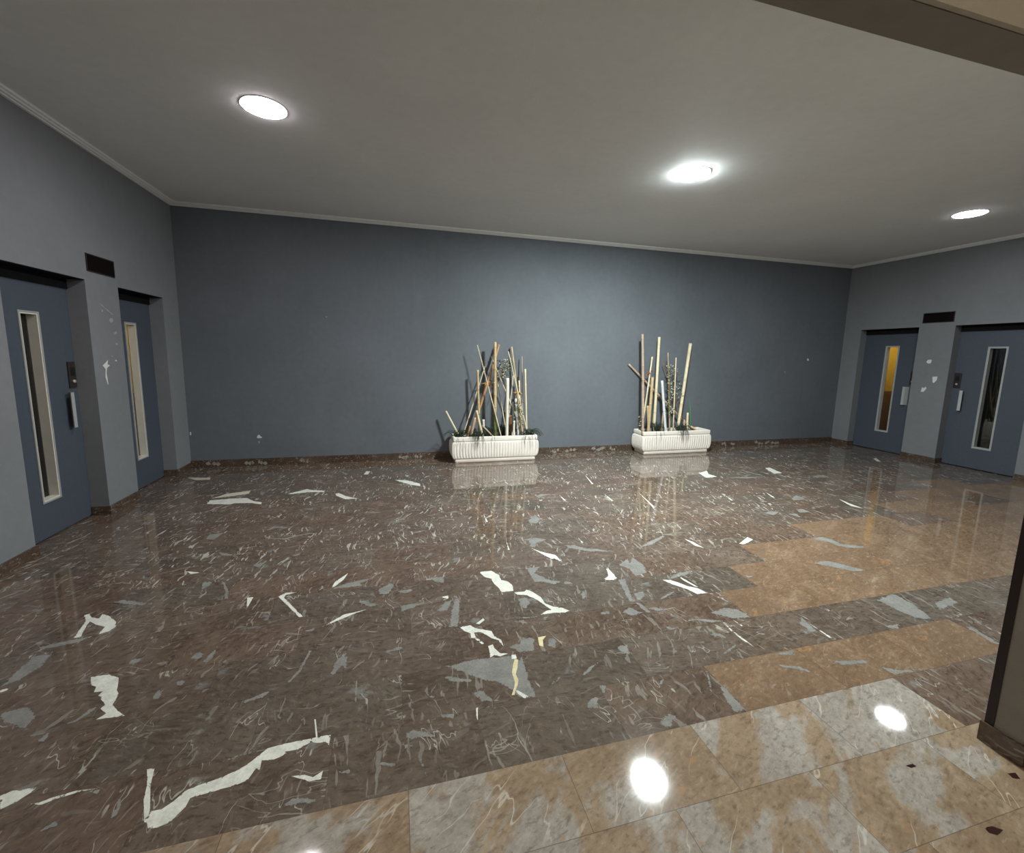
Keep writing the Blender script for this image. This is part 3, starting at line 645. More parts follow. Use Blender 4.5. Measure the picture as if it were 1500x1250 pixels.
# ---------------------------------------------------------------- lobby walls
def flake(bm, plane, val, ps, sgn, mi, seed=0, depth=.0009):
    out = rough_outline(ps, .01, .02, seed)
    def P(p, d): return {'x': (val+sgn*d, p.x, p.y), 'y': (p.x, val+sgn*d, p.y)}[plane]
    top = [bm.verts.new(P(p, depth)) for p in out]
    f = bm.faces.new(top); f.normal_update()
    want = Vector((sgn, 0, 0)) if plane == 'x' else Vector((0, sgn, 0))
    if f.normal.dot(want) < 0: f.normal_flip()
    f.material_index = mi
    bmesh.ops.triangulate(bm, faces=[f])
def side_wall(name, x0, x1, openings, marks, inner, label, chips):
    bm = bmesh.new(); y = YF
    for a, b in openings:
        bm_box(bm, x0, x1, y, a, -.05, HO); y = b
    bm_box(bm, x0, x1, y, D, -.05, HO)
    bm_box(bm, x0, x1, YF, D, HO, CEIL)
    sgn = 1 if inner > 0 else -1
    face = x1 if sgn > 0 else x0
    for i, ps in enumerate(marks):
        flake(bm, 'x', face, [tuple(p) for p in ps], sgn, chips[i] if i < len(chips) else 1, i*3.3)
    return struct(name, bm, [M['side'], M['chip'], M['scuff']], label, 'wall')
side_wall('wall_left', XL-REC, XL, ((LA1, LA2), (LB1, LB2)), MARKS['left'], 1, 'rough grey left wall with two recessed lift doors and a scratched pillar', (2, 2, 2, 2, 2, 1, 2, 1, 2))
side_wall('wall_right', XR, XR+REC, ((RD2, RD1), (RC2, RC1)), MARKS['right'], -1, 'rough grey right wall with two recessed lift doors and three white chips', (1, 1, 1))
bm = boxes((XL-REC, XR+REC, D, D+.2, -.05, CEIL))
for i, ps in enumerate(MARKS['back']):
    flake(bm, 'y', D, [tuple(p) for p in ps], -1, 2 if i in (1, 4, 6) else 1, i*2.1)
struct('wall_back', bm, [M['back'], M['chip'], M['scuff']], 'long dark slate-blue back wall behind the two white planters', 'wall')
struct('wall_front', boxes((XL-REC, PX0, YF-.11, YF, -.05, CEIL), (PX1, XR+REC, YF-.11, YF, -.05, CEIL), (PX0, PX1, YF-.11, YF, PZ, CEIL)), M['taupe'],
       'taupe plaster partition with a wide opening, its end and header in the right foreground', 'wall')
struct('ceiling', boxes((XL-REC, XR+REC, YF-.11, D+.2, CEIL, CEIL+.15)), M['ceil'], 'flat pale grey lobby ceiling holding three round lights', 'ceiling')
# stepped cornice under the ceiling
def cornice(name, axis, val, sgn, a, b, label):
    prof = [(0, -.021), (.022, -.021), (.026, -.014), (.045, -.012), (.05, -.004), (.068, 0.001), (.068, .017), (0, .017)]
    bm = bmesh.new(); rings = []
    for e in (a, b):
        rings.append([bm.verts.new((val+sgn*u, e, H+v) if axis == 'x' else (e, val+sgn*u, H+v)) for u, v in prof])
    n = len(prof)
    for k in range(n): bm.faces.new((rings[0][k], rings[0][(k+1) % n], rings[1][(k+1) % n], rings[1][k]))
    bm.faces.new(rings[0]); bm.faces.new(rings[1][::-1]); bmesh.ops.recalc_face_normals(bm, faces=bm.faces)
    struct(name, bm, M['ceil'], label, 'trim')
cornice('trim_1', 'x', XL, 1, YF, D, 'narrow pale cornice along the top of the left wall')
cornice('trim_2', 'y', D, -1, XL, XR, 'narrow pale cornice along the top of the back wall')
cornice('trim_3', 'x', XR, -1, YF, D, 'narrow pale cornice along the top of the right wall')
# skirting boards (they return into the door recesses)
T = .013
def skirt(name, bs, label, bits=()):
    bm = boxes(*bs)
    for axis, val, sgn, a, b, z1 in bits:
        rg = random.Random(a)
        for q in range(3):
            c0 = a+(b-a)*(q+rg.uniform(.2, .8))/3; ww = (b-a)*rg.uniform(.12, .26); zc = rg.uniform(.02, z1*.7)
            pts = [(c0-ww, zc), (c0, max(.003, zc-.025)), (c0+ww*1.1, zc+rg.uniform(-.01, .01)), (c0+ww*.3, min(z1, zc+.03)), (c0-ww*.5, min(z1, zc+.018))]
            flake(bm, axis, val, pts, sgn, 1, a+q)
    struct(name, bm, [M['skirt'], M['scuffstone']], label, 'baseboard')
hz = .082
skirt('baseboard_left', [(XL, XL+T, YF, LA1+.012, 0, hz), (XL-REC+.002, XL+T, LA2-T, LA2, 0, hz), (XL, XL+T, LA2, LB1, 0, hz), (XL-REC+.002, XL+T, LB2-T, LB2, 0, hz), (XL, XL+T, LB2, D-T, 0, hz)],
      'dark brown marble skirting along the left wall and into the door recesses')
skirt('baseboard_right', [(XR-T, XR, YF, RD2, 0, hz), (XR-T, XR, RD1, RC2, 0, hz), (XR-T, XR, RC1, D-T, 0, hz), (XR-T, XR+REC-.002, RC1-T, RC1, 0, hz), (XR-T, XR+REC-.002, RD1-T, RD1, 0, hz)],
      'dark brown marble skirting along the right wall and into the door recesses')
bits = [('y', D-T, -1, a, b, z) for a, b, z in ((-2.42, -2.27, .09), (-1.98, -1.86, .085), (-1.83, -1.72, .09), (-1.30, -1.19, .098), (.02, .16, .095), (.25, .34, .09), (2.38, 2.50, .095), (2.62, 2.80, .09), (3.05, 3.35, .085), (3.40, 3.52, .095), (5.62, 5.72, .095), (5.82, 5.9, .08), (6.35, 6.52, .098), (6.58, 6.66, .095), (6.72, 6.9, .09))]
skirt('baseboard_back', [(XL, XR, D-T, D, 0, .1)], 'brown marble skirting with pale patches along the back wall', bits)
skirt('baseboard_front', [(PX1-T, PX1, YF-.11-T, YF+T, 0, .085), (PX1, 3.4, YF, YF+T, 0, .085), (PX1, 3.0, YF-.11-T, YF-.11, 0, .085)], 'dark marble skirting wrapping the end of the taupe partition')
struct('trim_4', boxes((PX1-.004, PX1+.01, YF-.024, YF+.004, .085, PZ)), M['maroon'], 'dark maroon edge strip running up the end of the taupe partition', 'trim')

# ---------------------------------------------------------------- vestibule where the picture is taken from
vx0, vx1, vy0, vz = -2.3, 3.0, -3.0, 3.0
struct('wall_entrance', boxes((vx0-.1, vx1+.1, vy0-.1, vy0, -.05, vz), (vx0-.1, vx0, vy0, YF-.11, -.05, vz), (vx1, vx1+.1, vy0, YF-.11, -.05, vz)), M['cream'], 'cream plaster walls of the entrance area nearest the viewer', 'wall')
struct('ceiling_entrance', boxes((vx0-.1, vx1+.1, vy0-.1, YF-.11, vz, vz+.1)), M['cream'], 'cream entrance ceiling beyond the dark header', 'ceiling')
struct('wall_header', boxes((PX0-.3, PX1+.6, YF-.125, YF-.111, PZ+.002, vz)), M['cream'], 'cream plaster face above the dark underside of the opening, top right', 'wall')
g = empty('globe_ceiling_light', (.3, -1.3, vz)); tag(g, 'warm white globe light on the entrance ceiling', 'light')
bm = bmesh.new(); bmesh.ops.create_cone(bm, cap_ends=True, segments=32, radius1=.07, radius2=.06, depth=.04); obj('ceiling_rose', bm, M['rim'], g, True, loc=(0, 0, -.02))
bm = bmesh.new(); bmesh.ops.create_uvsphere(bm, u_segments=32, v_segments=16, radius=.13); obj('globe', bm, M['globe'], g, True, loc=(0, 0, -.16))

# ---------------------------------------------------------------- lift shafts and cars
def shaft(name, sgn, y0, y1, label):
    xa = (XL-REC if sgn < 0 else XR+REC); xo = xa + sgn*1.75
    lo, hi = min(xa, xo), max(xa, xo)
    bm = boxes((xo-.05, xo+.05, y0-.1, y1+.1, -.05, 2.8), (lo, hi, y0-.1, y0, -.05, 2.8), (lo, hi, y1, y1+.1, -.05, 2.8), (lo, hi, y0-.1, y1+.1, 2.7, 2.8), (lo, hi, y0-.1, y1+.1, -.2, -.1), (lo, hi, (y0+y1)/2-.03, (y0+y1)/2+.03, -.1, 2.7))
    struct(name, bm, M['dark'], label, 'lift shaft')
shaft('wall_lift_shaft_left', -1, 3.55, 6.3, 'dark lift shaft behind the left doors')
shaft('wall_lift_shaft_right', 1, 3.55, 6.3, 'dark lift shaft behind the right doors')
def car(x0, x1, y0, y1, back, label):
    e = empty('lift_car', ((x0+x1)/2, (y0+y1)/2, 0)); tag(e, label, 'lift car'); o = Vector(e.location)
    def part(name, bs, m):
        bm = boxes(*[(a-o.x, b-o.x, c-o.y, d-o.y, z0, z1) for a, b, c, d, z0, z1 in bs]); return obj(name, bm, m, e)
    t = .02; bx = (x1-t, x1) if back > 0 else (x0, x0+t)
    part('upper_panel', [(*bx, y0, y1, 1.0, 2.25), (x0, x1, y0, y0+t, 1.0, 2.25), (x0, x1, y1-t, y1, 1.0, 2.25)], M['yellow_lam'])
    part('lower_panel', [(*bx, y0, y1, 0, 1.0), (x0, x1, y0, y0+t, 0, 1.0), (x0, x1, y1-t, y1, 0, 1.0)], M['brown_lam'])
    part('car_floor', [(x0, x1, y0, y1, -.04, 0)], M['dark'])
    part('car_roof', [(x0, x1, y0, y1, 2.25, 2.28)], M['sleeve_grey'])
    cx, cy = (x0+x1)/2, (y0+y1)/2
    part('ceiling_panel_light', [(cx-.25, cx+.25, cy-.2, cy+.2, 2.235, 2.25)], M['carlamp'])
car(XR+REC+.2, XR+REC+1.5, 5.0, 6.25, 1, 'lit lift car with yellow upper panels behind the far right door\'s glass')
car(XL-REC-1.5, XL-REC-.2, 5.0, 6.25, -1, 'lit lift car barely seen behind the far left door\'s glass')

# ---------------------------------------------------------------- lift doors
def lift_door(name, sgn, y0, y1, wy0, wy1, wz0, wz1, hy, latch, sleeve, label, plate):
    """sgn: +1 leaf faces +x (left wall), -1 faces -x (right wall). latch: +1 if the latch edge is at larger y"""
    xf = XL-REC if sgn > 0 else XR+REC
    e = empty(name, (xf, (y0+y1)/2, 0)); tag(e, label, 'lift door', kind='structure'); oy = e.location.y
    def B(d0, d1, a, b, z0, z1):            # box: d = distance out of the leaf face
        p, q = sorted((sgn*d0, sgn*d1)); return (p, q, a-oy, b-oy, z0, z1)
    yy0, yy1, zt = y0-.03, y1+.03, HO+.05
    obj('door_leaf', boxes(B(-.045, -.001, yy0, wy0, .012, zt), B(-.045, -.001, wy1, yy1, .012, zt), B(-.045, -.001, wy0, wy1, .012, wz0), B(-.045, -.001, wy0, wy1, wz1, zt)), M['door'], e)
    obj('head_strip', boxes(B(-.001, .012, y0+.001, y1-.001, HO-.088, HO-.001), B(.012, REC-.004, y0+.001, y1-.001, HO-.006, HO-.001)), M['soffit'], e)  # near-black strips across the recess head and along its soffit
    w = .014
    fr = obj('window_frame', boxes(B(-.002, .008, wy0-w, wy0, wz0-w, wz1+w), B(-.002, .008, wy1, wy1+w, wz0-w, wz1+w), B(-.002, .008, wy0, wy1, wz0-w, wz0), B(-.002, .008, wy0, wy1, wz1, wz1+w)), M['alu'], e, bevel=.002)
    dp, k = -.070, .010
    obj('window_reveal', boxes(B(dp, .004, wy0, wy0+k, wz0, wz1), B(dp, .004, wy1-k, wy1, wz0, wz1), B(dp, .004, wy0+k, wy1-k, wz0, wz0+k), B(dp, .004, wy0+k, wy1-k, wz1-k, wz1)), M[sleeve], fr)
    obj('pane', boxes(B(dp+.002, dp+.008, wy0+k, wy1-k, wz0+k, wz1-k)), M['glass'], fr)
    # folded sheet pull handle
    prof = [(-.032, .046), (.006, .046), (.036, .0), (.036, -.002), (.028, -.002), (.002, .042), (-.032, .042)]
    bm = bmesh.new(); rings = []
    for z in (.85, 1.155):
        rings.append([bm.verts.new((sgn*v, hy-oy+latch*u, z)) for u, v in prof])
    n = len(prof)
    for i in range(n): bm.faces.new((rings[0][i], rings[0][(i+1) % n], rings[1][(i+1) % n], rings[1][i]))
    bm.faces.new(rings[0]); bm.faces.new(rings[1]); bmesh.ops.recalc_face_normals(bm, faces=bm.faces)
    obj('pull_handle', bm, M['steel'], e)
    if plate:
        py = hy + latch*.075
        pl = obj('call_plate', boxes(B(-.001, .012, py-.042, py+.042, 1.19, 1.415)), M['bronze'], e, bevel=.003)
        obj('indicator_window', boxes(B(.011, .014, py-.022, py+.022, 1.295, 1.365)), M['black'], pl)
        bm = bmesh.new(); bmesh.ops.create_cone(bm, cap_ends=True, segments=24, radius1=.016, radius2=.013, depth=.014)
        bmesh.ops.rotate(bm, verts=bm.verts, matrix=Matrix.Rotation(sgn*PI/2, 3, 'Y')); 
        obj('call_button', bm, M['button'], pl, True, loc=(sgn*.018, py-oy, 1.245))
lift_door('door_1', 1, LA1, LA2, 4.158, 4.332, .305, 1.80, 4.555, 1, 'sleeve_cream', 'blue-grey lift door nearest on the left wall, with a narrow window and call plate', True)
lift_door('door_2', 1, LB1, LB2, 5.490, 5.672, .335, 1.80, 5.29, -1, 'sleeve_cream', 'blue-grey lift door in the left wall beside the back corner, mostly behind the pillar', True)
lift_door('door_3', -1, RC2, RC1, 5.500, 5.690, .350, 1.825, 5.297, -1, 'sleeve_grey', 'blue-grey lift door with a yellow-lit window in the right wall', True)
lift_door('door_4', -1, RD2, RD1, 4.130, 4.325, .325, 1.795, 4.556, 1, 'sleeve_grey', 'blue-grey lift door cut by the right edge of the picture, its window dark', True)
def indicator(face, sgn, y0, y1, z0, z1, label):
    e = empty('lift_indicator', (face, (y0+y1)/2, z0)); tag(e, label, 'indicator panel', 'dark lift indicator panels')
    def B(d0, d1, a, b, c, d):
        p, q = sorted((sgn*d0, sgn*d1)); return (p, q, a-e.location.y, b-e.location.y, c-z0, d-z0)
    obj('panel_frame', boxes(B(-.004, .008, y0, y1, z0, z0+.008), B(-.004, .008, y0, y1, z1-.008, z1), B(-.004, .008, y0, y0+.008, z0+.008, z1-.008), B(-.004, .008, y1-.008, y1, z0+.008, z1-.008)), M['bronze'], e)
    obj('smoked_panel', boxes(B(-.004, .005, y0+.008, y1-.008, z0+.008, z1-.008)), M['indic'], e)
indicator(XL, 1, 4.728, 5.118, 2.205, 2.358, 'dark rectangular lift indicator panel above the scratched left pillar')
indicator(XR, -1, 4.711, 5.117, 2.184, 2.339, 'dark rectangular lift indicator panel above the right pillar with white chips')

# ---------------------------------------------------------------- ceiling lights
def downlight(x, y, mat, label):
    e = empty('ceiling_light', (x, y, CEIL)); tag(e, label, 'ceiling light', 'round lights in the lobby ceiling')
    R = LR
    bm = bmesh.new(); n = 48; prof = [(R+.007, 0), (R+.006, -.003), (R+.002, -.0045), (R, -.003), (R, 0)]
    rings = [[bm.verts.new((r*math.cos(2*PI*k/n), r*math.sin(2*PI*k/n), z)) for k in range(n)] for r, z in prof]
    for a, b in zip(rings, rings[1:]):
        for k in range(n): bm.faces.new((a[k], b[k], b[(k+1) % n], a[(k+1) % n]))
    bmesh.ops.recalc_face_normals(bm, faces=bm.faces)
    obj('trim_ring', bm, M['rim'], e, True)
    bm = bmesh.new(); prof = [(R-.001, -.0030), (R*.93, -.0080), (R*.7, -.0118), (R*.35, -.0132)]
    rings = [[bm.verts.new((r*math.cos(2*PI*k/n), r*math.sin(2*PI*k/n), z)) for k in range(n)] for r, z in prof]
    for a, b in zip(rings, rings[1:]):
        for k in range(n): bm.faces.new((a[k], a[(k+1) % n], b[(k+1) % n], b[k]))
    bm.faces.new(rings[-1]); bmesh.ops.recalc_face_normals(bm, faces=bm.faces)
    for f in bm.faces:
        if f.normal.z > 0: f.normal_flip()
    obj('diffuser', bm, mat, e, True)
LR = .148
downlight(-.894, 3.755, M['lamp1'], 'round lit ceiling light nearest the left wall')
downlight(2.755, 3.785, M['lamp2'], 'round lit ceiling light in the middle of the row of three')
downlight(6.50, 3.767, M['lamp3'], 'round lit ceiling light nearest the right wall')

# ---------------------------------------------------------------- planters
def rrect(hx, hy, r, step):
    pts = []
    def seg(ax, ay, bx, by):
        L = math.hypot(bx-ax, by-ay); n = max(1, round(L/step))
        for i in range(n): pts.append((ax+(bx-ax)*i/n, ay+(by-ay)*i/n, L*i/n, (by-ay)/L, -(bx-ax)/L, 1))
    def arc(cx, cy, a0):
        for i in range(6):
            a = a0 + (PI/2)*i/6; pts.append((cx+r*math.cos(a), cy+r*math.sin(a), 0, math.cos(a), math.sin(a), 0))
    seg(-hx+r, -hy, hx-r, -hy); arc(hx-r, -hy+r, -PI/2); seg(hx, -hy+r, hx, hy-r); arc(hx-r, hy-r, 0)
    seg(hx-r, hy, -hx+r, hy); arc(-hx+r, hy-r, PI/2); seg(-hx, hy-r, -hx, -hy+r); arc(-hx+r, -hy+r, PI)
    return pts
def loft(bm, levels, step=.012, r=.02, flute=0.0, caps=(True, True)):
    rings = []
    ref = rrect(.65, .17, r, step)
    for hx, hy, z, fl in levels:
        ring = []
        for (x, y, s, nx, ny, on) in ref:
            d = 0
            if flute and on and fl:
                ph = s/.042*PI
                d = -flute*fl*(1-abs(math.sin(ph)))
            ring.append(bm.verts.new((x/.65*hx if abs(x) > .63 else x*(hx-.0)/.65, y/.17*hy, z)))
            ring[-1].co.x += nx*d; ring[-1].co.y += ny*d
        rings.append(ring)
    n = len(ref)
    for a, b in zip(rings, rings[1:]):
        for k in range(n):
            f = bm.faces.new((a[k], a[(k+1) % n], b[(k+1) % n], b[k])); f.smooth = not flute
    if caps[0]: bm.faces.new(rings[0][::-1])
    if caps[1]: bm.faces.new(rings[-1])
SOILZ = .345
def planter(x, label):
    e = empty('planter', (x, 6.157, 0)); tag(e, label, 'planter', 'white fluted planters')
    bm = bmesh.new(); loft(bm, [(.596, .148, 0, 0), (.600, .152, .012, 0), (.600, .152, .040, 0), (.592, .146, .048, 0)]); obj('plinth', bm, M['plinth'], e)
    bm = bmesh.new()
    loft(bm, [(.600, .146, .046, 0), (.612, .150, .056, 0), (.622, .156, .064, 0), (.632, .162, .075, .6), (.642, .167, .10, 1), (.649, .170, .14, 1), (.651, .171, .20, 1), (.649, .170, .25, 1), (.645, .168, .278, .7), (.638, .164, .294, 0), (.624, .157, .306, 0), (.61, .150, .308, 0)], .006, .02, .0075)
    obj('fluted_body', bm, M['planter'], e)
    bm = bmesh.new()
    loft(bm, [(.618, .155, .309, 0), (.627, .160, .314, 0), (.629, .161, .322, 0), (.629, .161, .366, 0), (.626, .159, .374, 0), (.620, .156, .377, 0), (.600, .136, .377, 0), (.594, .130, .374, 0), (.590, .126, .366, 0), (.588, .124, .318, 0)], caps=(True, True))
    obj('rim', bm, M['planter'], e)
    bm = bmesh.new(); bmesh.ops.create_grid(bm, x_segments=90, y_segments=24, size=1)
    for v in bm.verts:
        v.co.x *= .59; v.co.y *= .126; v.co.z = SOILZ-.012 + .016*mnoise.noise(Vector((v.co.x*9+x, v.co.y*9, 0))) + .008*mnoise.noise(Vector((v.co.x*40, v.co.y*40, x)))
    s = obj('soil', bm, M['soil'], e, True); s['kind'] = 'stuff'
planter(1.397, 'white fluted concrete planter on the left, crowded with crossing bamboo canes')
planter(4.437, 'white fluted concrete planter on the right, holding straighter bamboo canes')

# ---------------------------------------------------------------- bamboo poles
def pole(data, mat, r, label, group, rt=None, bow=0.0, nodes=True, seg=None, cut=True, split=None, husk=None):
    """data: top xyz, base xyz. split=(t0,t1,material): part of the cane of another colour, as a child"""
    top, base = Vector(data[:3]), Vector(data[3:6]); d = top-base; L = d.length
    rt = r*.88 if rt is None else rt
    side = Vector((1, 0, 0)) if abs(d.normalized().x) < .9 else Vector((0, 0, 1))
    r *= 1.12; rt *= 1.12
    rng = random.Random(label)
    inter = seg or rng.uniform(.16, .24)
    ph = rng.uniform(.05, .15)
    def at(s): return d*s + side*bow*math.sin(PI*s)
    def build(s0, s1):
        ss = set([s0, s1]); N = 14
        for i in range(N+1): ss.add(s0+(s1-s0)*i/N)
        ring = {}
        if nodes:
            z = ph
            while z < L-.03:
                s = z/L
                if s0 < s < s1:
                    for o, k in ((-.008, 1.0), (-.003, 1.13), (.001, 1.13), (.003, .97), (.008, 1.0)):
                        q = s+o/L
                        if s0 < q < s1: ss.add(q); ring[q] = k
                z += inter*rng.uniform(.9, 1.1)
        ss = sorted(ss); bm = bmesh.new()
        tube(bm, [at(s) for s in ss], [(r+(rt-r)*s)*ring.get(s, 1.0) for s in ss], 12, 0, 1)
        return bm
    spans = [(0, 1)] if not split else [(0, split[0]), (split[1], 1)] if split[0] > 0 else [(split[1], 1)]
    bmm = bmesh.new()
    for a, b in spans:
        tmp = build(a, b); me = bpy.data.meshes.new('tmp'); tmp.to_mesh(me); tmp.free(); bmm.from_mesh(me); bpy.data.meshes.remove(me)
    o = obj('bamboo_pole', bmm, [mat, M['cut']], loc=base); tag(o, label, 'bamboo pole', group)
    if split:
        p = obj('green_section', build(split[0], split[1]), [split[2], M['cut']], o); p['label'] = 'green section'
    if husk:                                                # papery sheath of dry leaves at a node
        hm, hs, hsz = husk
        bm = bmesh.new(); c = at(hs)
        for k in range(7):
            a = rng.uniform(0, 2*PI); el = rng.uniform(-.5, .7); l = hsz*rng.uniform(.6, 1.1)
            dr = Vector((math.cos(a)*math.cos(el), math.sin(a)*math.cos(el)*.6, math.sin(el)))
            st = c + d.normalized()*rng.uniform(-.02, .02)
            tube(bm, [st, st+dr*l*.4+Vector((0, 0, .006)), st+dr*l*.75, st+dr*l+Vector((0, 0, -.012))], [.004, .009, .007, .0015], 6)
        obj('leaf_sheath', bm, hm, o, True)
    return o
GL, GR = 'bamboo canes in the left planter', 'bamboo canes in the right planter'
L_, R_ = POLES_LEFT, POLES_RIGHT
pole(L_['a'], M['pale'], .0075, 'long thin pale cane slanting up leftwards across the front of the left planter', GL, .005, nodes=False)
pole(L_['b'], M['tan'], .0215, 'tallest thick tan bamboo pole of the left planter, green at its foot', GL, .019, split=(.0, .27, M['green_c']))
pole(L_['c'], M['orange'], .0195, 'long orange-brown bamboo pole slanting right behind the tallest pole, with a husk', GL, .015, bow=.01, husk=(M['husk'], .58, .10))
pole(L_['d'], M['tan'], .0165, 'upright tan pole with a squared top left of the orange-brown pole', GL, .0135, split=(0, .36, M['green_c']))
pole(L_['e'], M['pale'], .019, 'short pale pole leaning left below the upright tan pole', GL, .013)
pole(L_['f'], M['pale'], .008, 'thin grey-tan cane slanting right at the far left of the left planter', GL, .006, nodes=False)
pole(L_['g'], M['pale'], .0075, 'long thin cane running down rightwards behind the thick cream pole', GL, .006, nodes=False)
pole(L_['h'], M['pale'], .0075, 'thin pale cane just left of the thick cream pole', GL, .006, nodes=False)
pole(L_['i'], M['cream_c'], .0205, 'thick smooth cream pole at the front of the left planter', GL, .0215, nodes=False)
pole(L_['j'], M['tan'], .0115, 'tan bamboo pole highest in the right half of the left planter, with a husk', GL, .011, husk=(M['husk'], .50, .09))
pole(L_['k'], M['pale'], .0075, 'thin tan cane crossing in front of the highest right-hand pole, left planter', GL, .006, nodes=False)
pole(L_['l'], M['pale'], .0075, 'thin cane leaning right beside the thick cream pole', GL, .006, nodes=False)
pole(L_['m'], M['pale'], .0125, 'straight pale pole at the right end of the left planter', GL, .0115, seg=.35)
pole(L_['n'], M['pink'], .0075, 'thin grey-brown cane standing just left of the right end pole, left planter', GL, .006, nodes=False)
pole(L_['o'], M['pale'], .0115, 'short upright pole between the thin canes near the right end, left planter', GL, .010)
pole(L_['p'], M['pale'], .0135, 'short pale pole leaning out over the left end of the left planter', GL, .0125)
pole(L_['q'], M['cream_c'], .017, 'cream stub behind the leaning pole in the left planter', GL, .018)
pole(L_['r'], M['red_c'], .015, 'short reddish-brown pole beside the thick cream pole', GL, .014)
pole(L_['s'], M['cream_c'], .0145, 'short cream stub at the front right of the left planter', GL, .0135, husk=(M['leafd'], .9, .05))
pole(L_['t'], M['greywhite'], .0135, 'bleached grey pole behind the cream stub, front right of left planter', GL, .013)
pole(L_['u'], M['pink'], .0165, 'short pinkish pole slanting right at the front left of left planter', GL, .014)
pole(L_['v'], M['pink'], .011, 'thin pinkish pole lying over to the left in the left planter', GL, .010)
pole(L_['w'], M['orange'], .0135, 'low orange stub left of the short pinkish pole', GL, .012)
pole(R_['a'], M['pink'], .0185, 'tall pinkish pole at the left end of the right planter', GR, .016, bow=.008)
pole(R_['b'], M['pink'], .0165, 'brown pole sprawling left against the wall from the right planter', GR, .015)
pole(R_['c'], M['pale'], .0105, 'thin pole with a greenish top and rusty husk in the right planter', GR, .012, husk=(M['husk_red'], .79, .09))
pole(R_['d'], M['tan'], .021, 'thick tan pole of middle height left of the tall pale pole', GR, .019)
pole(R_['e'], M['pale'], .0205, 'tall pale straight pole in the left half of the right planter', GR, .019, seg=.3)
pole(R_['f'], M['greywhite'], .0195, 'white pole of middle height at the centre of the right planter', GR, .018, seg=.4)
pole(R_['g'], M['pale'], .022, 'thick pale pole slanting right in the right planter', GR, .024, seg=.42)
pole(R_['h'], M['tan'], .012, 'thin tan cane with a dried sprig right of the white pole', GR, .006)
pole(R_['i'], M['pale'], .0095, 'thin pale cane left of the thick slanting pole', GR, .008, seg=.5)
pole(R_['j'], M['brown_c'], .0065, 'thin dark cane crossing behind the thin pale canes, right planter', GR, .005, nodes=False)
pole(R_['k'], M['tan'], .015, 'short tan stub at the front left of the right planter', GR, .014)
pole(R_['l'], M['pale'], .0165, 'short pale stub beside the green blade in the right planter', GR, .014)
pole(R_['m'], M['pink'], .012, 'smaller stub left of the pale stub, right planter', GR, .011)
pole(R_['n'], M['tan'], .019, 'tan stub tipped over at the right end of the right planter', GR, .018)
pole(R_['o'], M['pink'], .011, 'short thin brown pole left of the white pole\'s foot', GR, .010)
pole(R_['q'], M['pale'], .012, 'short pale pole behind the tall pale pole\'s foot', GR, .011)

# ---------------------------------------------------------------- grass tufts, sprigs, leaf
def tuft(x, y, n, spread, hang, up, label, seed, right=None):
    n, up = int(n*1.7), up*1.35
    rng = random.Random(seed); bm = bmesh.new()
    for k in range(n):
        a = rng.uniform(0, 2*PI); 
        if k < hang: a = -PI/2 + rng.uniform(-.5, .5)            # over the front edge
        l = rng.uniform(.6, 1.0)*spread
        dr = Vector((math.cos(a), math.sin(a)*(1.0 if k < hang else .55), 0))
        h = rng.uniform(.5, 1.0)*up
        p0 = Vector((rng.uniform(-.07, .07), rng.uniform(-.025, .025), 0))
        lim = .02
        p1 = p0+dr*l*.3+Vector((0, 0, h)); p2 = p0+dr*l*.68+Vector((0, 0, h*.75))
        p3 = p0+dr*l+Vector((0, 0, (-rng.uniform(.03, .17) if k < hang else h*.1)))
        if k < hang:                                               # drape clear of the rim
            yr = 5.99-y-rng.uniform(.004, .02)
            p1.y = min(p1.y, (yr)*.5); p1.z = max(p1.z, .06); p2.y = yr; p2.z = .05; p3.y = yr-.012
        else:
            for p in (p1, p2, p3):
                p.y = min(p.y, 6.34-y)
        pts = []
        for i in range(9):
            t = i/8; u = 1-t
            pts.append(p0*u**3+p1*3*u*u*t+p2*3*u*t*t+p3*t**3)
        tube(bm, pts, [.0042*(1-.8*i/8) for i in range(9)], 4)
    o = obj('grass_tuft', bm, M['grass'], loc=(x, y, SOILZ-.01)); tag(o, label, 'grass', 'grass tufts in the planters')
tuft(.86, 6.13, 34, .24, 4, .14, 'dark grass tuft spilling over the left end of the left planter', 1)
tuft(1.11, 6.06, 52, .17, 20, .14, 'dark grass tuft hanging over the front of the left planter', 2)
tuft(1.31, 6.13, 40, .17, 3, .19, 'dark grass tuft between the leaning pale pole and the green-footed pole', 3)
tuft(1.89, 6.10, 40, .23, 10, .14, 'dark grass tuft spilling over the right end of the left planter', 4)
tuft(1.54, 6.19, 36, .17, 0, .22, 'dark grass tuft behind the thick cream pole', 8)
tuft(4.10, 6.12, 56, .18, 4, .20, 'dark grass tuft left of centre in the right planter', 5)
tuft(4.53, 6.06, 52, .17, 22, .17, 'dark grass tuft hanging over the front of the right planter', 6)
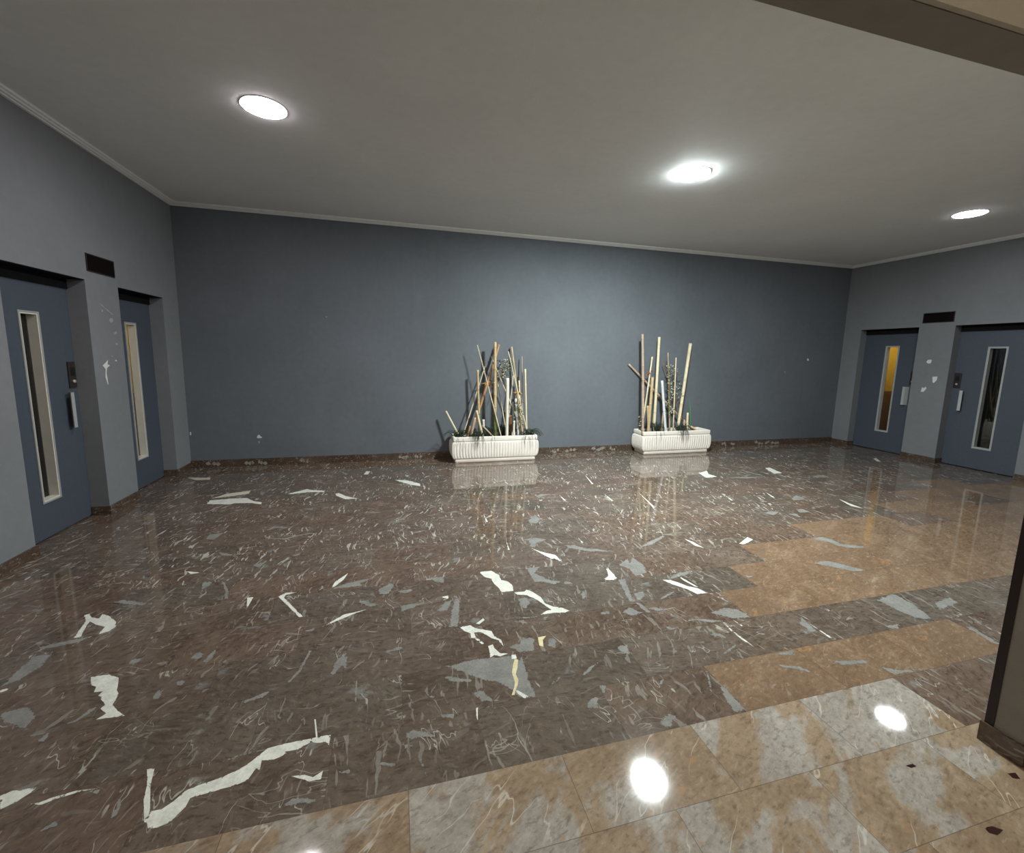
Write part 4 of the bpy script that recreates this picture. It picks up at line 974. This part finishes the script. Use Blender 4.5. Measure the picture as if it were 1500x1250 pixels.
def sprig(p0, p1, label, group, n, seed, top=.5, mat='bloss', spread=.07):
    rng = random.Random(seed); p0, p1 = Vector(p0), Vector(p1); d = p1-p0
    e = empty('dried_sprig', p0); tag(e, label, 'dried flower', group)
    bm = bmesh.new(); tube(bm, [d*(i/8)+Vector((.012*math.sin(i*1.3), 0, 0)) for i in range(9)], [.0042-.0003*i for i in range(9)], 6)
    bs = bmesh.new(); lf = bmesh.new()
    for k in range(n):
        s = top+(1-top)*rng.random(); c = d*s
        off = Vector((rng.uniform(-1, 1), rng.uniform(-.6, .6), rng.uniform(-.2, .8)))*spread
        c.y += 0; q = c+off
        tube(bm, [c, c+off*.5+Vector((0, 0, .006)), q], [.0022, .0018, .0015], 4)
        if rng.random() < .6:
            r = bmesh.ops.create_icosphere(bs, subdivisions=1, radius=rng.uniform(.005, .0095))
            bmesh.ops.translate(bs, verts=r['verts'], vec=q)
        else:
            tube(lf, [q, q+off*.25+Vector((.004, 0, -.004)), q+off*.5+Vector((.008, 0, -.02))], [.003, .009, .0015], 5)
    obj('stem', bm, M['stem'], e, True); obj('blossoms', bs, M[mat], e, True); obj('leaves', lf, M['leafd'], e, True)
SG = 'dried sprigs in the planters'
sprig(*PTS['sprig1'], 'pale-berried dried sprig right of the tallest pole, left planter', SG, 80, 1, .45, spread=.085)
sprig(*PTS['sprig2'], 'dried sprig before the bleached grey pole, left planter', SG, 70, 2, .2, spread=.06)
sprig(*PTS['sprig3'], 'tall dried sprig right of the white pole, right planter', SG, 80, 3, .2, spread=.06)
sprig(*PTS['sprig4'], 'leaning dried sprig beside the thin pale cane, right planter', SG, 70, 4, .45, spread=.09)
c = PTS['chips']; sprig((c[0]+.02, c[1], .35), (c[0], c[1], .62), 'low whitish sprig at the left end of the right planter', SG, 20, 5, .25, spread=.03)
bm = bmesh.new(); q0, q1, q2 = (Vector(p) for p in PTS['leaf'])
tube(bm, [(q0*(1-s)**2+q1*2*s*(1-s)+q2*s*s)-q0 for s in [i/10 for i in range(11)]], [.005, .0065, .0075, .008, .008, .0075, .0065, .0055, .004, .0025, .001], 6)
tag(obj('leaf_blade', bm, M['leaf'], loc=q0, smooth=True), 'single bright green leaf blade standing in the right planter', 'leaf')

# ---------------------------------------------------------------- camera
cam = bpy.data.cameras.new('camera'); co = bpy.data.objects.new('camera', cam); C.objects.link(co)
r = Vector((0.9665617962424535, -0.2556366225128744, 0.02020423902976223)); u = Vector((0.01579998257916253, 0.13800846856464313, 0.9903050152124545)); f = Vector((0.2559465854334841, 0.956871767706965, -0.13743276745481103))
m = Matrix((r, u, -f)).transposed().to_4x4(); m.translation = Vector((0, 0, 1.55)); co.matrix_world = m
cam.sensor_fit = 'HORIZONTAL'; cam.sensor_width = 36; cam.lens = 631.70655/1500*36
cam.shift_x = (750-748.172)/1500; cam.shift_y = -(625-607.905)/1500
cam.clip_start = .02; cam.clip_end = 100
bpy.context.scene.camera = co

w = bpy.data.worlds.new('world'); bpy.context.scene.world = w; w.use_nodes = True
w.node_tree.nodes['Background'].inputs[0].default_value = (.02, .02, .022, 1); w.node_tree.nodes['Background'].inputs[1].default_value = .05
vs = bpy.context.scene.view_settings
vs.view_transform = 'Standard'; vs.look = 'None'; vs.exposure = EXPO; vs.gamma = 1; vs.use_curve_mapping = False
